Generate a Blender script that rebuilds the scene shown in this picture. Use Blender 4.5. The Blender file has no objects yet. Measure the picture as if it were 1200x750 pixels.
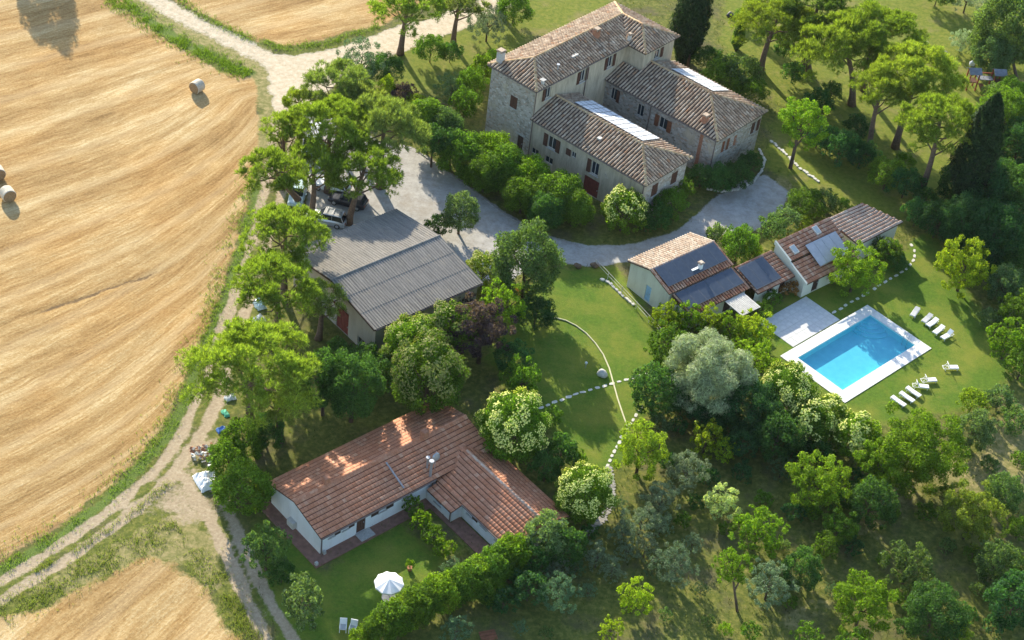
import bpy, math, random
import numpy as np
from mathutils import Matrix, Vector

# ------------------------------------------------------------------ camera, world, sun, exposure
SC = bpy.context.scene
COL = SC.collection
R_ = math.radians
CAM_H, PITCH, ROLL, FPX = 110.0, R_(39.595), R_(-7.919), 1960.3
_F = np.array([0, math.cos(PITCH), -math.sin(PITCH)])
_D0 = np.array([0, -math.sin(PITCH), -math.cos(PITCH)])
_R0 = np.array([1.0, 0, 0])
_RT = math.cos(ROLL) * _R0 + math.sin(ROLL) * _D0
_DN = -math.sin(ROLL) * _R0 + math.cos(ROLL) * _D0
cam = bpy.data.cameras.new('camera')
cam.sensor_fit = 'HORIZONTAL'; cam.sensor_width = 36.0; cam.lens = FPX / 1200 * 36.0
cam.clip_start = 1.0; cam.clip_end = 9000.0
camo = bpy.data.objects.new('camera', cam); COL.objects.link(camo)
m = Matrix.Identity(4)
for i in range(3):
    m[i][0] = _RT[i]; m[i][1] = -_DN[i]; m[i][2] = -_F[i]
m[2][3] = CAM_H
camo.matrix_world = m
SC.camera = camo

SUN_EL = R_(24.5)
SUN_AZ = np.array([-0.447, 0.894])            # horizontal direction towards the sun
w = bpy.data.worlds.new('World'); SC.world = w; w.use_nodes = True
nt = w.node_tree; nt.nodes.clear()
sky = nt.nodes.new('ShaderNodeTexSky'); sky.sky_type = 'NISHITA'; sky.sun_disc = False
sky.sun_elevation = SUN_EL; sky.sun_rotation = math.atan2(SUN_AZ[0], SUN_AZ[1])
sky.air_density = 1.0; sky.dust_density = 0.7; sky.ozone_density = 1.2
bg = nt.nodes.new('ShaderNodeBackground'); bg.inputs['Strength'].default_value = 0.15
wo = nt.nodes.new('ShaderNodeOutputWorld')
nt.links.new(sky.outputs[0], bg.inputs[0]); nt.links.new(bg.outputs[0], wo.inputs[0])
sl = bpy.data.lights.new('sun', 'SUN'); sl.energy = 4.2; sl.angle = R_(0.5); sl.color = (1.0, 0.91, 0.74)
so = bpy.data.objects.new('sun', sl); COL.objects.link(so)
_sv = Vector((SUN_AZ[0] * math.cos(SUN_EL), SUN_AZ[1] * math.cos(SUN_EL), math.sin(SUN_EL)))
so.rotation_euler = _sv.to_track_quat('Z', 'Y').to_euler()
so.location = (-60, 260, 120)
vs = SC.view_settings
vs.view_transform = 'Standard'; vs.look = 'None'; vs.exposure = 1.24; vs.gamma = 1.0; vs.use_curve_mapping = False

# ------------------------------------------------------------------ helpers
RNG = np.random.default_rng(7)
random.seed(7)

def P(x, y, z=0.0):
    """point of the place at height z that was surveyed at photo position (x, y)"""
    d = _F * FPX + _RT * (x - 600) + _DN * (y - 375)
    t = (CAM_H - z) / -d[2]
    return np.array([d[0] * t, d[1] * t, CAM_H + d[2] * t])

def depth(p): return float((np.asarray(p) - np.array([0, 0, CAM_H])) @ _F)
def ppm(p): return FPX / depth(p)             # photo pixels per metre there

def height_of(bx, by, tx, ty):
    b = P(bx, by); best = (1e9, 0)
    for z in np.linspace(0, 25, 501):
        v = b + [0, 0, z] - np.array([0, 0, CAM_H]); k = FPX / (v @ _F)
        e = (375 + k * (v @ _DN) - ty)
        if abs(e) < best[0]: best = (abs(e), z)
    return best[1]

class MB:
    def __init__(s): s.v = []; s.f = []; s.m = []
    def face(s, pts, mi=0):
        b = len(s.v); s.v.extend([tuple(map(float, p)) for p in pts]); s.f.append(tuple(range(b, b + len(pts)))); s.m.append(mi)
    def mesh8(s, p, mi=0):                    # 8 corners: bottom 4 ccw, top 4 ccw
        b = len(s.v); s.v.extend([tuple(map(float, q)) for q in p])
        for f in ((3,2,1,0),(4,5,6,7),(0,1,5,4),(1,2,6,5),(2,3,7,6),(3,0,4,7)):
            s.f.append(tuple(b + i for i in f)); s.m.append(mi)
    def box(s, x0, x1, y0, y1, z0, z1, mi=0):
        s.mesh8([(x0,y0,z0),(x1,y0,z0),(x1,y1,z0),(x0,y1,z0),(x0,y0,z1),(x1,y0,z1),(x1,y1,z1),(x0,y1,z1)], mi)
    def bar(s, a, b, w, h=None, mi=0, up=(0,0,1)):
        h = h or w; a = np.array(a, float); b = np.array(b, float); d = b - a; d /= np.linalg.norm(d)
        u = np.array(up, float)
        if abs(d @ u) > .95: u = np.array([1.0, 0, 0])
        x = np.cross(d, u); x /= np.linalg.norm(x); y = np.cross(x, d)
        q = [(-1,-1),(1,-1),(1,1),(-1,1)]
        pa = [a + x*w/2*i + y*h/2*j for i, j in q]; pb = [b + x*w/2*i + y*h/2*j for i, j in q]
        s.mesh8([pa[0],pa[1],pb[1],pb[0],pa[3],pa[2],pb[2],pb[3]], mi)
    def tube(s, pts, rad, n=8, mi=0, cap=True):
        pts = [np.array(p, float) for p in pts]; rings = []
        for i, p in enumerate(pts):
            d = pts[min(i+1, len(pts)-1)] - pts[max(i-1, 0)]; d = d / (np.linalg.norm(d) + 1e-9)
            u = np.array([0, 0, 1.0]) if abs(d[2]) < .9 else np.array([1.0, 0, 0])
            x = np.cross(d, u); x /= np.linalg.norm(x); y = np.cross(d, x)
            r = rad[i] if hasattr(rad, '__len__') else rad
            b = len(s.v)
            for k in range(n):
                a = 2 * math.pi * k / n; s.v.append(tuple(p + x * r * math.cos(a) + y * r * math.sin(a)))
            rings.append(b)
        for i in range(len(rings) - 1):
            for k in range(n):
                k2 = (k + 1) % n
                s.f.append((rings[i]+k, rings[i+1]+k, rings[i+1]+k2, rings[i]+k2)); s.m.append(mi)
        if cap:
            s.f.append(tuple(rings[0] + k for k in range(n))); s.m.append(mi)
            s.f.append(tuple(rings[-1] + k for k in reversed(range(n)))); s.m.append(mi)
    def prism(s, poly, z0, z1, mi=0):
        n = len(poly); b = len(s.v)
        s.v.extend([(float(p[0]), float(p[1]), z0) for p in poly]); s.v.extend([(float(p[0]), float(p[1]), z1) for p in poly])
        s.f.append(tuple(b + i for i in reversed(range(n)))); s.m.append(mi)
        s.f.append(tuple(b + n + i for i in range(n))); s.m.append(mi)
        for i in range(n):
            j = (i + 1) % n; s.f.append((b+i, b+j, b+n+j, b+n+i)); s.m.append(mi)
    def mesh(s, name, mats, smooth=False):
        me = bpy.data.meshes.new(name); me.from_pydata(s.v, [], s.f); me.update()
        for mm in (mats if isinstance(mats, (list, tuple)) else [mats]): me.materials.append(MAT[mm] if isinstance(mm, str) else mm)
        me.polygons.foreach_set('material_index', s.m)
        if smooth: me.polygons.foreach_set('use_smooth', [True] * len(s.f))
        return me
    def build(s, name, mats, parent=None, smooth=False):
        return link(name, s.mesh(name, mats, smooth), parent)

def link(name, data, parent=None):
    o = bpy.data.objects.new(name, data); COL.objects.link(o)
    if parent is not None: o.parent = parent
    return o
def tag(o, label, cat, group=None):
    o['label'] = label; o['category'] = cat
    if group: o['group'] = group
    return o
def struct(o, label=None):
    o['kind'] = 'structure'
    if label: o['label'] = label
    return o
def empty(name, loc, rz=0.0):
    o = link(name, None); o.location = loc; o.rotation_euler = (0, 0, rz); o.empty_display_size = .3
    return o
def fast_mesh(name, verts, quads, mats):
    """verts (N,3), quads (M,k)"""
    me = bpy.data.meshes.new(name); verts = np.asarray(verts, np.float32); quads = np.asarray(quads, np.int32)
    k = quads.shape[1]
    me.vertices.add(len(verts)); me.vertices.foreach_set('co', verts.ravel())
    me.loops.add(quads.size); me.loops.foreach_set('vertex_index', quads.ravel())
    me.polygons.add(len(quads)); me.polygons.foreach_set('loop_start', np.arange(0, quads.size, k, dtype=np.int32))
    me.polygons.foreach_set('loop_total', np.full(len(quads), k, np.int32))
    me.update(calc_edges=True)
    for mm in mats: me.materials.append(MAT[mm])
    return me

# ------------------------------------------------------------------ materials
MAT = {}
class N:
    def __init__(s, name):
        s.mat = bpy.data.materials.new(name); s.mat.use_nodes = True; s.t = s.mat.node_tree; s.t.nodes.clear()
        s.out = s.t.nodes.new('ShaderNodeOutputMaterial'); MAT[name] = s.mat
    def n(s, typ, **kw):
        q = s.t.nodes.new('ShaderNode' + typ)
        for k, v in kw.items(): setattr(q, k, v)
        return q
    def l(s, a, b): s.t.links.new(a, b)
    def put(s, sock, val):
        if hasattr(val, 'is_linked') or isinstance(val, bpy.types.NodeSocket): s.l(val, sock)
        elif isinstance(val, (tuple, list)) and len(val) == 3 and sock.type == 'RGBA': sock.default_value = (*val, 1)
        else: sock.default_value = val
    def coord(s, kind='Object'): return s.n('TexCoord').outputs[kind]
    def attr(s, name): return s.n('Attribute', attribute_name=name)
    def vmul(s, vec, xyz):
        q = s.n('VectorMath', operation='MULTIPLY'); s.put(q.inputs[0], vec); q.inputs[1].default_value = xyz; return q.outputs[0]
    def noise(s, vec, scale, detail=4, rough=.55, dist=0.0):
        q = s.n('TexNoise'); s.put(q.inputs['Vector'], vec); q.inputs['Scale'].default_value = scale
        q.inputs['Detail'].default_value = detail; q.inputs['Roughness'].default_value = rough; q.inputs['Distortion'].default_value = dist
        return q.outputs['Fac']
    def vor(s, vec, scale, feature='F1', rnd=1.0):
        q = s.n('TexVoronoi', feature=feature); s.put(q.inputs['Vector'], vec); q.inputs['Scale'].default_value = scale; q.inputs['Randomness'].default_value = rnd
        return q
    def ramp(s, fac, stops):
        q = s.n('ValToRGB'); s.put(q.inputs[0], fac); e = q.color_ramp.elements
        while len(e) < len(stops): e.new(.5)
        for i, (p, c) in enumerate(stops):
            e[i].position = p; e[i].color = (*c, 1) if len(c) == 3 else c
        return q.outputs[0]
    def mix(s, fac, a, b, typ='MIX'):
        q = s.n('MixRGB', blend_type=typ); s.put(q.inputs[0], fac); s.put(q.inputs[1], a); s.put(q.inputs[2], b); return q.outputs[0]
    def math(s, op, a, b=0.0, clamp=False):
        q = s.n('Math', operation=op, use_clamp=clamp); s.put(q.inputs[0], a); s.put(q.inputs[1], b); return q.outputs[0]
    def mapr(s, v, a, b, c=0.0, d=1.0):
        q = s.n('MapRange'); s.put(q.inputs[0], v)
        for i, x in enumerate((a, b, c, d)): q.inputs[i+1].default_value = x
        return q.outputs[0]
    def bump(s, h, strength=.5, dist=.1):
        q = s.n('Bump'); s.put(q.inputs['Height'], h); q.inputs['Strength'].default_value = strength; q.inputs['Distance'].default_value = dist
        return q.outputs[0]
    def island(s): return s.n('NewGeometry').outputs['Random Per Island']
    def pbr(s, col, rough=.8, spec=.3, normal=None, metal=0.0, **kw):
        q = s.n('BsdfPrincipled'); s.put(q.inputs['Base Color'], col); s.put(q.inputs['Roughness'], rough)
        q.inputs['Specular IOR Level'].default_value = spec; q.inputs['Metallic'].default_value = metal
        if normal is not None: s.l(normal, q.inputs['Normal'])
        for k, v in kw.items(): s.put(q.inputs[k], v)
        s.l(q.outputs[0], s.out.inputs[0]); return q

def simple(name, col, rough=.7, spec=.3, var=.18, scale=3.0, metal=0.0, bump=0.0):
    k = N(name); c = k.coord(); f = k.noise(c, scale, 5, .6)
    a = tuple(x * (1 - var) for x in col); b = tuple(min(1, x * (1 + var)) for x in col)
    k.pbr(k.ramp(f, [(.3, a), (.7, b)]), rough, spec, k.bump(k.noise(c, scale * 6, 3), bump, .03) if bump else None, metal)

def tile_mat(name, stops, lichen, moss=.35):
    k = N(name); c = k.coord(); r = k.island()
    col = k.ramp(r, stops)
    big = k.noise(c, .55, 5, .65)
    col = k.mix(k.mapr(big, .46, .68, 0, moss), col, lichen)
    fine = k.noise(c, 9, 4, .7)
    col = k.mix(.55, col, k.ramp(fine, [(.3, (.45, .45, .45)), (.7, (1.3, 1.28, 1.22))]), 'MULTIPLY')
    k.pbr(col, .75, .2, k.bump(fine, .4, .03))
tile_mat('coppo_tile', [(0, (.27, .18, .12)), (.3, (.38, .27, .185)), (.6, (.46, .345, .245)), (.85, (.53, .41, .30)), (.93, (.40, .21, .11)), (1, (.62, .52, .40))], (.31, .25, .18), .45)
tile_mat('coppo_ridge', [(0, (.34, .20, .10)), (.5, (.48, .32, .17)), (1, (.58, .43, .25))], (.44, .34, .20), .5)
tile_mat('terracotta_flat', [(0, (.47, .19, .10)), (.5, (.53, .23, .13)), (.9, (.57, .265, .155)), (1, (.64, .36, .23))], (.42, .25, .17), .4)
tile_mat('terracotta_cottage', [(0, (.42, .17, .095)), (.5, (.52, .25, .15)), (1, (.62, .40, .28))], (.46, .30, .21), .4)
tile_mat('pale_tile', [(0, (.42, .30, .21)), (.5, (.52, .40, .30)), (1, (.62, .53, .42))], (.46, .41, .33), .4)
tile_mat('pink_tile', [(0, (.54, .32, .22)), (.5, (.62, .41, .30)), (1, (.70, .53, .41))], (.44, .36, .28), .4)
simple('roof_bed', (.075, .058, .048), .95, .1, .3, 2)
simple('roof_bed_red', (.11, .05, .035), .95, .1, .3, 2)

def stone_wall(name, stones, mortar, plaster, pl_amount):
    k = N(name); c = k.coord('Object'); cc = k.vmul(c, (1, 1, 1.6))
    nz = k.n('TexNoise'); k.put(nz.inputs['Vector'], c); nz.inputs['Scale'].default_value = 2.0
    va = k.n('VectorMath', operation='ADD'); k.l(cc, va.inputs[0]); k.l(k.vmul(nz.outputs['Color'], (.35, .35, .35)), va.inputs[1])
    v = k.vor(va.outputs[0], 2.6); e = k.vor(va.outputs[0], 2.6, 'DISTANCE_TO_EDGE')
    col = k.ramp(k.n('SeparateColor').outputs[0], stones); k.t.links.remove(col.node.inputs[0].links[0])
    sp = k.n('SeparateColor'); k.l(v.outputs['Color'], sp.inputs[0]); k.l(sp.outputs[0], col.node.inputs[0])
    joint = k.mapr(e.outputs['Distance'], .02, .10)
    col = k.mix(joint, mortar, col)
    pn = k.noise(c, .38, 6, .68)
    pf = k.mapr(pn, .62 - pl_amount * .35, .70 - pl_amount * .35)
    stain = k.noise(k.vmul(c, (1.6, 1.6, .35)), 1.2, 5, .7)
    pcol = k.mix(k.mapr(stain, .35, .75), plaster, tuple(x * .55 for x in plaster))
    col = k.mix(pf, col, pcol)
    fine = k.noise(c, 14, 4, .7)
    col = k.mix(.4, col, k.ramp(fine, [(.25, (.6, .6, .6)), (.75, (1.25, 1.25, 1.25))]), 'MULTIPLY')
    h = k.mix(pf, joint, (.8, .8, .8))
    k.pbr(col, .95, .1, k.bump(h, .9, .05))
stone_wall('stone_wall', [(0, (.27, .23, .18)), (.35, (.43, .38, .31)), (.7, (.57, .52, .45)), (.9, (.44, .31, .22)), (1, (.7, .67, .6))], (.46, .42, .36), (.55, .47, .35), .25)
stone_wall('stone_plaster', [(0, (.30, .26, .21)), (.5, (.46, .40, .32)), (1, (.62, .57, .48))], (.46, .41, .34), (.58, .49, .35), .9)
def plaster(name, col, dirt):
    k = N(name); c = k.coord(); s = k.noise(k.vmul(c, (1.2, 1.2, .3)), 1.0, 6, .7)
    cc = k.mix(k.mapr(s, .45, .8, 0, .7), col, dirt); f = k.noise(c, 12, 4, .6)
    k.pbr(cc, .9, .15, k.bump(f, .25, .02))
plaster('white_plaster', (.80, .80, .78), (.62, .58, .52)); plaster('cream_plaster', (.68, .66, .54), (.48, .44, .34)); plaster('barn_plaster', (.44, .39, .31), (.28, .24, .19))
simple('brown_wood', (.105, .048, .03), .6, .3, .3, 6); simple('dark_wood', (.06, .035, .025), .7, .3, .3, 6)
simple('red_wood', (.26, .06, .03), .7, .3, .25, 4); simple('orange_wood', (.22, .085, .04), .7, .3, .25, 4)
simple('rust_door', (.20, .05, .035), .7, .25, .25, 3)
simple('light_frame', (.55, .52, .46), .7); simple('stone_trim', (.46, .44, .40), .9, .2, .2, 5, bump=.4)
simple('blue_door', (.33, .52, .70), .6); simple('gutter', (.16, .12, .10), .5, .4); simple('galvanized', (.42, .43, .44), .4, .5, .1, 4, .6)
simple('white_paint', (.80, .80, .78), .5, .4, .05); simple('white_fabric', (.82, .81, .78), .9, .1, .04); simple('grey_fabric', (.50, .50, .49), .9, .1, .1)
simple('brick', (.36, .17, .10), .9, .2, .3, 5, bump=.4); simple('paving_red', (.24, .13, .095), .9, .2, .25, 2.5, bump=.3)
simple('patio_stone', (.58, .57, .54), .85, .25, .14, 1.5, bump=.2); simple('coping_stone', (.72, .70, .66), .8, .25, .08, 2.5, bump=.15)
simple('pale_stone', (.62, .59, .52), .9, .2, .18, 4, bump=.5); simple('grey_stone', (.34, .32, .29), .9, .2, .25, 3, bump=.6)
simple('bark', (.12, .085, .06), .95, .1, .35, 6, bump=.8); simple('pine_bark', (.17, .115, .08), .95, .1, .35, 5, bump=.8)
simple('black_plastic', (.03, .03, .032), .5, .4); simple('rubber', (.025, .025, .025), .85, .2); simple('alloy', (.5, .5, .5), .35, .5, .05, 3, .8)
simple('hose', (.62, .58, .36), .6, .3, .08); simple('blue_tarp', (.12, .26, .62), .5, .4, .15, 4); simple('white_tarp', (.74, .74, .73), .5, .4, .08, 3, bump=.3)
simple('green_net', (.10, .40, .24), .7, .2, .2, 5); simple('terracotta_pot', (.40, .18, .10), .85, .2); simple('roof_felt', (.10, .115, .135), .8, .2)
simple('pale_panel', (.36, .38, .41), .5, .3, .12, 1.5)
simple('grey_cloth', (.20, .21, .23), .8, .2, .2, 2); simple('brown_soil', (.16, .11, .07), .95, .1, .3, 3)
def glass(name, col, rough=.06):
    k = N(name); k.pbr(col, rough, .6)
glass('pane_glass', (.03, .04, .05)); glass('car_glass', (.02, .025, .03)); glass('skylight_glass', (.30, .36, .38), .15)
def carpaint(name, col, metal=.3):
    k = N(name); k.pbr(col, .3, .5, None, metal, **{'Coat Weight': .6, 'Coat Roughness': .08})
carpaint('paint_dark', (.05, .055, .06)); carpaint('paint_silver', (.42, .44, .46), .5); carpaint('paint_pale', (.44, .58, .60), .2); carpaint('paint_white', (.72, .72, .70), .0); carpaint('paint_black', (.02, .02, .024))
k = N('solar_cell'); c = k.coord(); k.pbr(k.mix(k.mapr(k.noise(c, 2.2, 3), .4, .7, 0, .5), (.045, .060, .085), (.075, .092, .118)), .28, .5)
simple('solar_glare_white', (.74, .76, .78), .3, .5, .06)  # bright sky reflection on the farmhouse solar panels, put into the base colour
k = N('corrugated'); c = k.coord(); big = k.noise(c, .5, 6, .7); st = k.noise(k.vmul(c, (2.6, .25, .25)), 1.6, 5, .7)
col = k.mix(k.mapr(st, .35, .7), (.19, .175, .155), (.31, .285, .25)); col = k.mix(k.mapr(big, .55, .75, 0, .6), col, (.36, .31, .24))
col = k.mix(.5, col, k.ramp(k.noise(c, 7, 5, .8), [(.3, (.55, .55, .55)), (.7, (1.35, 1.35, 1.3))]), 'MULTIPLY'); k.pbr(col, .95, .1)
k = N('pool_tile'); c = k.coord(); k.pbr(k.mix(k.mapr(k.noise(c, 1.3, 4), .35, .7), (.38, .74, .76), (.47, .82, .82)), .5, .4)
k = N('water'); c = k.coord(); hgt = k.noise(c, 1.6, 5, .6, .6)
gl = k.n('BsdfGlossy'); gl.inputs['Roughness'].default_value = .04; tr = k.n('BsdfTransparent'); tr.inputs[0].default_value = (.42, .75, .86, 1)
fr = k.n('LayerWeight'); bn = k.bump(hgt, .35, .06); k.l(bn, gl.inputs['Normal']); fac_ = k.math('ADD', k.math('MULTIPLY', k.math('POWER', fr.outputs['Facing'], 4.0), .5), .025)
mx = k.n('MixShader'); k.l(fac_, mx.inputs[0]); k.l(tr.outputs[0], mx.inputs[1]); k.l(gl.outputs[0], mx.inputs[2]); k.l(mx.outputs[0], k.out.inputs[0])
k = N('bale_wrap'); c = k.coord(); k.pbr(k.ramp(k.noise(k.vmul(c, (1, 6, 6)), 2, 5, .7), [(.3, (.46, .38, .26)), (.7, (.70, .64, .52))]), .85, .2, k.bump(k.noise(c, 14, 4), .6, .04))
k = N('bale_straw'); c = k.coord(); k.pbr(k.ramp(k.noise(c, 9, 5, .75), [(.3, (.20, .125, .065)), (.7, (.40, .28, .15))]), .95, .1, k.bump(k.noise(c, 20, 4), .8, .04))

def foliage(name, var=.45, yellow=.3, trans=.5, spec=.07, warm=(1.35, 1.15, .6), thru=(1.35, 1.5, .5)):
    k = N(name); oi = k.n('ObjectInfo'); r = k.island()
    v = k.mapr(r, 0, 1, 1 - var, 1 + var)
    col = k.mix(1.0, oi.outputs['Color'], v, 'MULTIPLY')
    sp = k.n('SeparateColor'); k.l(col, sp.inputs[0])
    r2 = k.math('FRACT', k.math('MULTIPLY', r, 37.7))
    yl = k.mix(1.0, col, warm, 'MULTIPLY')
    col = k.mix(k.math('MULTIPLY', r2, yellow * 2, True), col, yl)
    d = k.n('BsdfPrincipled'); k.l(col, d.inputs['Base Color']); d.inputs['Roughness'].default_value = .55; d.inputs['Specular IOR Level'].default_value = spec
    t = k.n('BsdfTranslucent'); k.l(k.mix(1.0, col, thru, 'MULTIPLY'), t.inputs[0])
    mx = k.n('MixShader'); mx.inputs[0].default_value = trans
    k.l(d.outputs[0], mx.inputs[1]); k.l(t.outputs[0], mx.inputs[2]); k.l(mx.outputs[0], k.out.inputs[0])
foliage('leaf'); foliage('needle', .45, .25, .45); foliage('blossom', .2, .2, .25); foliage('grey_leaf', .4, .1, .35, .12, (1.1, 1.05, .85), (1.15, 1.3, .8))
foliage('grass_blade', .4, .3, .4)
# ------------------------------------------------------------------ ground
def vnoise(x, y, seed):
    xi = np.floor(x).astype(np.int64); yi = np.floor(y).astype(np.int64); fx = x - xi; fy = y - yi
    fx = fx * fx * (3 - 2 * fx); fy = fy * fy * (3 - 2 * fy)
    def h(a, b):
        q = (a * 374761393 + b * 668265263 + seed * 1442695041) & 0xffffffff
        q = ((q ^ (q >> 13)) * 1274126177) & 0xffffffff
        return ((q ^ (q >> 16)) & 0xffff) / 65535.0
    return (h(xi, yi) * (1-fx) + h(xi+1, yi) * fx) * (1-fy) + (h(xi, yi+1) * (1-fx) + h(xi+1, yi+1) * fx) * fy
def fbm(x, y, seed, o=4):
    s = 0; a = .5; t = 0
    for i in range(o): s = s + a * vnoise(x * 2**i, y * 2**i, seed + i); t += a; a *= .55
    return s / t - .5
def wpts(px): return np.array([P(x, y)[:2] for x, y in px])
def seg_dist(X, Y, pts, closed):
    d = np.full(X.shape, 1e9); n = len(pts)
    for i in range(n if closed else n - 1):
        a = pts[i]; b = pts[(i+1) % n]; ab = b - a
        t = np.clip(((X-a[0])*ab[0] + (Y-a[1])*ab[1]) / (ab @ ab + 1e-9), 0, 1)
        d = np.minimum(d, np.hypot(X - a[0] - t*ab[0], Y - a[1] - t*ab[1]))
    return d
def poly_sd(X, Y, pts):
    ins = np.zeros(X.shape, bool); n = len(pts); j = n - 1
    for i in range(n):
        a = pts[i]; b = pts[j]
        if a[1] != b[1]:
            c = ((a[1] > Y) != (b[1] > Y)) & (X < (b[0]-a[0]) * (Y-a[1]) / (b[1]-a[1]) + a[0]); ins ^= c
        j = i
    d = seg_dist(X, Y, pts, True)
    return np.where(ins, d, -d)
def soft(sd, w): return np.clip(sd / w * .5 + .5, 0, 1)

FIELD_EDGE = [(112,-40),(180,38),(262,86),(297,92),(303,120),(303,160),(297,210),(284,255),(272,300),(257,345),(238,392),(219,440),(203,480),(184,512),(155,545),(112,585),(60,625),(0,660),(-80,705),(-160,745)]
FIELD_A = FIELD_EDGE + [(-500,745),(-500,-40)]
FIELD_B = [(-160,800),(0,728),(70,700),(130,672),(175,655),(205,660),(228,680),(250,705),(275,740),(320,820),(200,900),(-160,900)]
FIELD_C = [(120,-60),(170,-18),(215,5),(262,28),(300,45),(330,55),(380,48),(445,28),(500,0),(560,-60)]
RUT1 = [(325,130),(315,200),(300,265),(284,320),(263,380),(245,435),(230,470),(212,510),(180,553),(122,603),(60,645),(0,681),(-90,730)]
RUT2 = [(345,140),(335,210),(318,270),(300,330),(280,390),(262,450),(243,497),(215,540),(188,572),(148,606),(80,655),(0,704),(-90,755)]
RUT3 = [(212,555),(240,595),(262,640),(285,695),(315,755),(350,830)]
RUT4 = [(245,555),(268,598),(287,645),(315,700),(347,755),(385,830)]
TOPT = [(120,-40),(165,-10),(212,18),(260,42),(310,67),(345,92)]
BARE = [(232,490),(250,480),(258,540),(246,560),(275,600),(262,625),(232,612),(205,612),(180,602),(160,602),(205,545)]
ROAD = [(318,62),(345,66),(385,58),(440,40),(500,22),(560,2),(620,-30),(650,-22),(600,4),(545,32),(480,57),(430,78),(392,98),(360,128),(340,142),(322,132),(314,100)]
YARD = [(352,118),(400,140),(445,165),(482,172),(510,190),(545,213),(590,247),(640,275),(690,288),(745,286),(790,270),(815,252),(835,232),(870,212),(898,203),(925,225),(915,250),(890,268),(850,275),(800,280),(770,295),(735,308),(690,312),(655,306),(630,300),(600,330),(560,330),(500,290),(420,300),(380,285),(362,250),(355,180)]
LAWNS = [[(640,318),(700,314),(725,312),(742,335),(775,385),(790,430),(770,470),(740,505),(718,550),(712,590),(690,600),(660,520),(600,470),(570,420),(590,360),(620,330)],
         [(880,400),(905,360),(950,335),(1000,330),(1060,290),(1090,270),(1130,330),(1165,390),(1180,440),(1150,475),(1080,490),(1000,500),(940,470),(900,440)],
         [(300,600),(380,670),(470,610),(500,640),(540,640),(470,710),(430,760),(330,760),(290,660)]]
MEADOWS = [[(860,-60),(1300,-60),(1300,110),(1180,150),(1110,260),(1020,250),(950,235),(900,195),(905,120),(840,50)],
           [(470,60),(540,38),(640,-5),(700,-40),(760,-40),(720,5),(620,50),(575,80),(540,100),(500,105),(455,112)]]
DRY = [[(290,84),(318,60),(332,95),(336,140),(328,205),(303,222),(299,150)], [(150,-20),(300,62),(322,70),(300,86),(250,72),(110,-20)], [(20,700),(120,640),(215,598),(262,640),(250,690),(215,665),(175,655),(70,700)], [(1085,560),(1130,530),(1160,500),(1200,470),(1260,500),(1210,560),(1150,580)], [(905,735),(925,715),(962,697),(968,706),(935,728)],
       [(1010,600),(1050,570),(1080,570),(1060,600),(1025,625)], [(880,225),(925,195),(960,230),(930,240)]]
POOL_O = P(990, 472.5); POOL_A = R_(47.0)
def pool_xy(u, v): return (POOL_O[0] + u*math.cos(POOL_A) - v*math.sin(POOL_A), POOL_O[1] + u*math.sin(POOL_A) + v*math.cos(POOL_A))

STEP = .4
gx = np.arange(-96, 96.01, STEP); gy = np.arange(64, 256.01, STEP)
X, Y = np.meshgrid(gx, gy); nx_, ny_ = len(gx), len(gy)
n1 = fbm(X * .35, Y * .35, 3) ; n2 = fbm(X * 1.1, Y * 1.1, 11); nz = n1 * 2.0 + n2 * 1.4
sdA = poly_sd(X, Y, wpts(FIELD_A)); sdB = poly_sd(X, Y, wpts(FIELD_B)); sdC = poly_sd(X, Y, wpts(FIELD_C))
wf = np.maximum.reduce([soft(sdA + nz * .5, .6), soft(sdB + nz * .9, 1.0), soft(sdC + nz * .8, .8)])
ruts = np.minimum.reduce([seg_dist(X, Y, wpts(r), False) for r in (RUT1, RUT2, RUT3, RUT4)])
wd = soft(.55 - ruts + nz * .35, .35)
wd = np.maximum(wd, soft(poly_sd(X, Y, wpts(BARE)) + nz * 2.4, 2.4) * .66)
td = seg_dist(X, Y, wpts(TOPT), False)
wd = np.maximum(wd, soft(2.1 - td + nz * .5, .6) * (.72 + .28 * np.clip(1 - np.abs(td - .9) / .5, 0, 1)))
wr = np.maximum(soft(1.7 - td + nz * .6, .8) * .62, soft(poly_sd(X, Y, wpts(ROAD)) + nz * .7, .7))
wg = np.maximum.reduce([wr, soft(poly_sd(X, Y, wpts(YARD)) + nz * .35, .4)])
wl = np.maximum.reduce([soft(poly_sd(X, Y, wpts(q)) + nz * .9, 1.2) for q in LAWNS])
wm = np.maximum.reduce([soft(poly_sd(X, Y, wpts(q)) + nz * 1.2, 2.0) for q in MEADOWS])
wy = np.maximum.reduce([soft(poly_sd(X, Y, wpts(q)) + nz * 2.0, 1.2) for q in DRY])
edge = seg_dist(X, Y, wpts([q for q in FIELD_EDGE if q[1] > 200]), False)
verge = np.clip(1 - np.abs(edge * np.sign(-sdA) - .8) / 1.15, 0, 1)
vb = [(133,-5),(180,28),(235,60),(290,86)]
verge = np.maximum(verge, np.clip(1 - seg_dist(X, Y, wpts(vb), False) / 1.6, 0, 1))
verge = np.clip(verge + n2, 0, 1) * (1 - wf * .75)
# rows of the stubble: straight passes that bend round to follow the headland
hd = seg_dist(X, Y, wpts([q for q in FIELD_EDGE if q[1] > 110]), False)
a0 = P(0, 383)[:2]; b0 = P(270, 288)[:2]; rd = (b0 - a0) / np.linalg.norm(b0 - a0); rn = np.array([-rd[1], rd[0]])
row = (X - a0[0]) * rn[0] + (Y - a0[1]) * rn[1] + 11 * (1 - np.exp(-np.clip(hd, 0, 200) / 7)) + n1 * .5 + n2 * .15
along = (X - a0[0]) * rd[0] + (Y - a0[1]) * rd[1]
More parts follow.
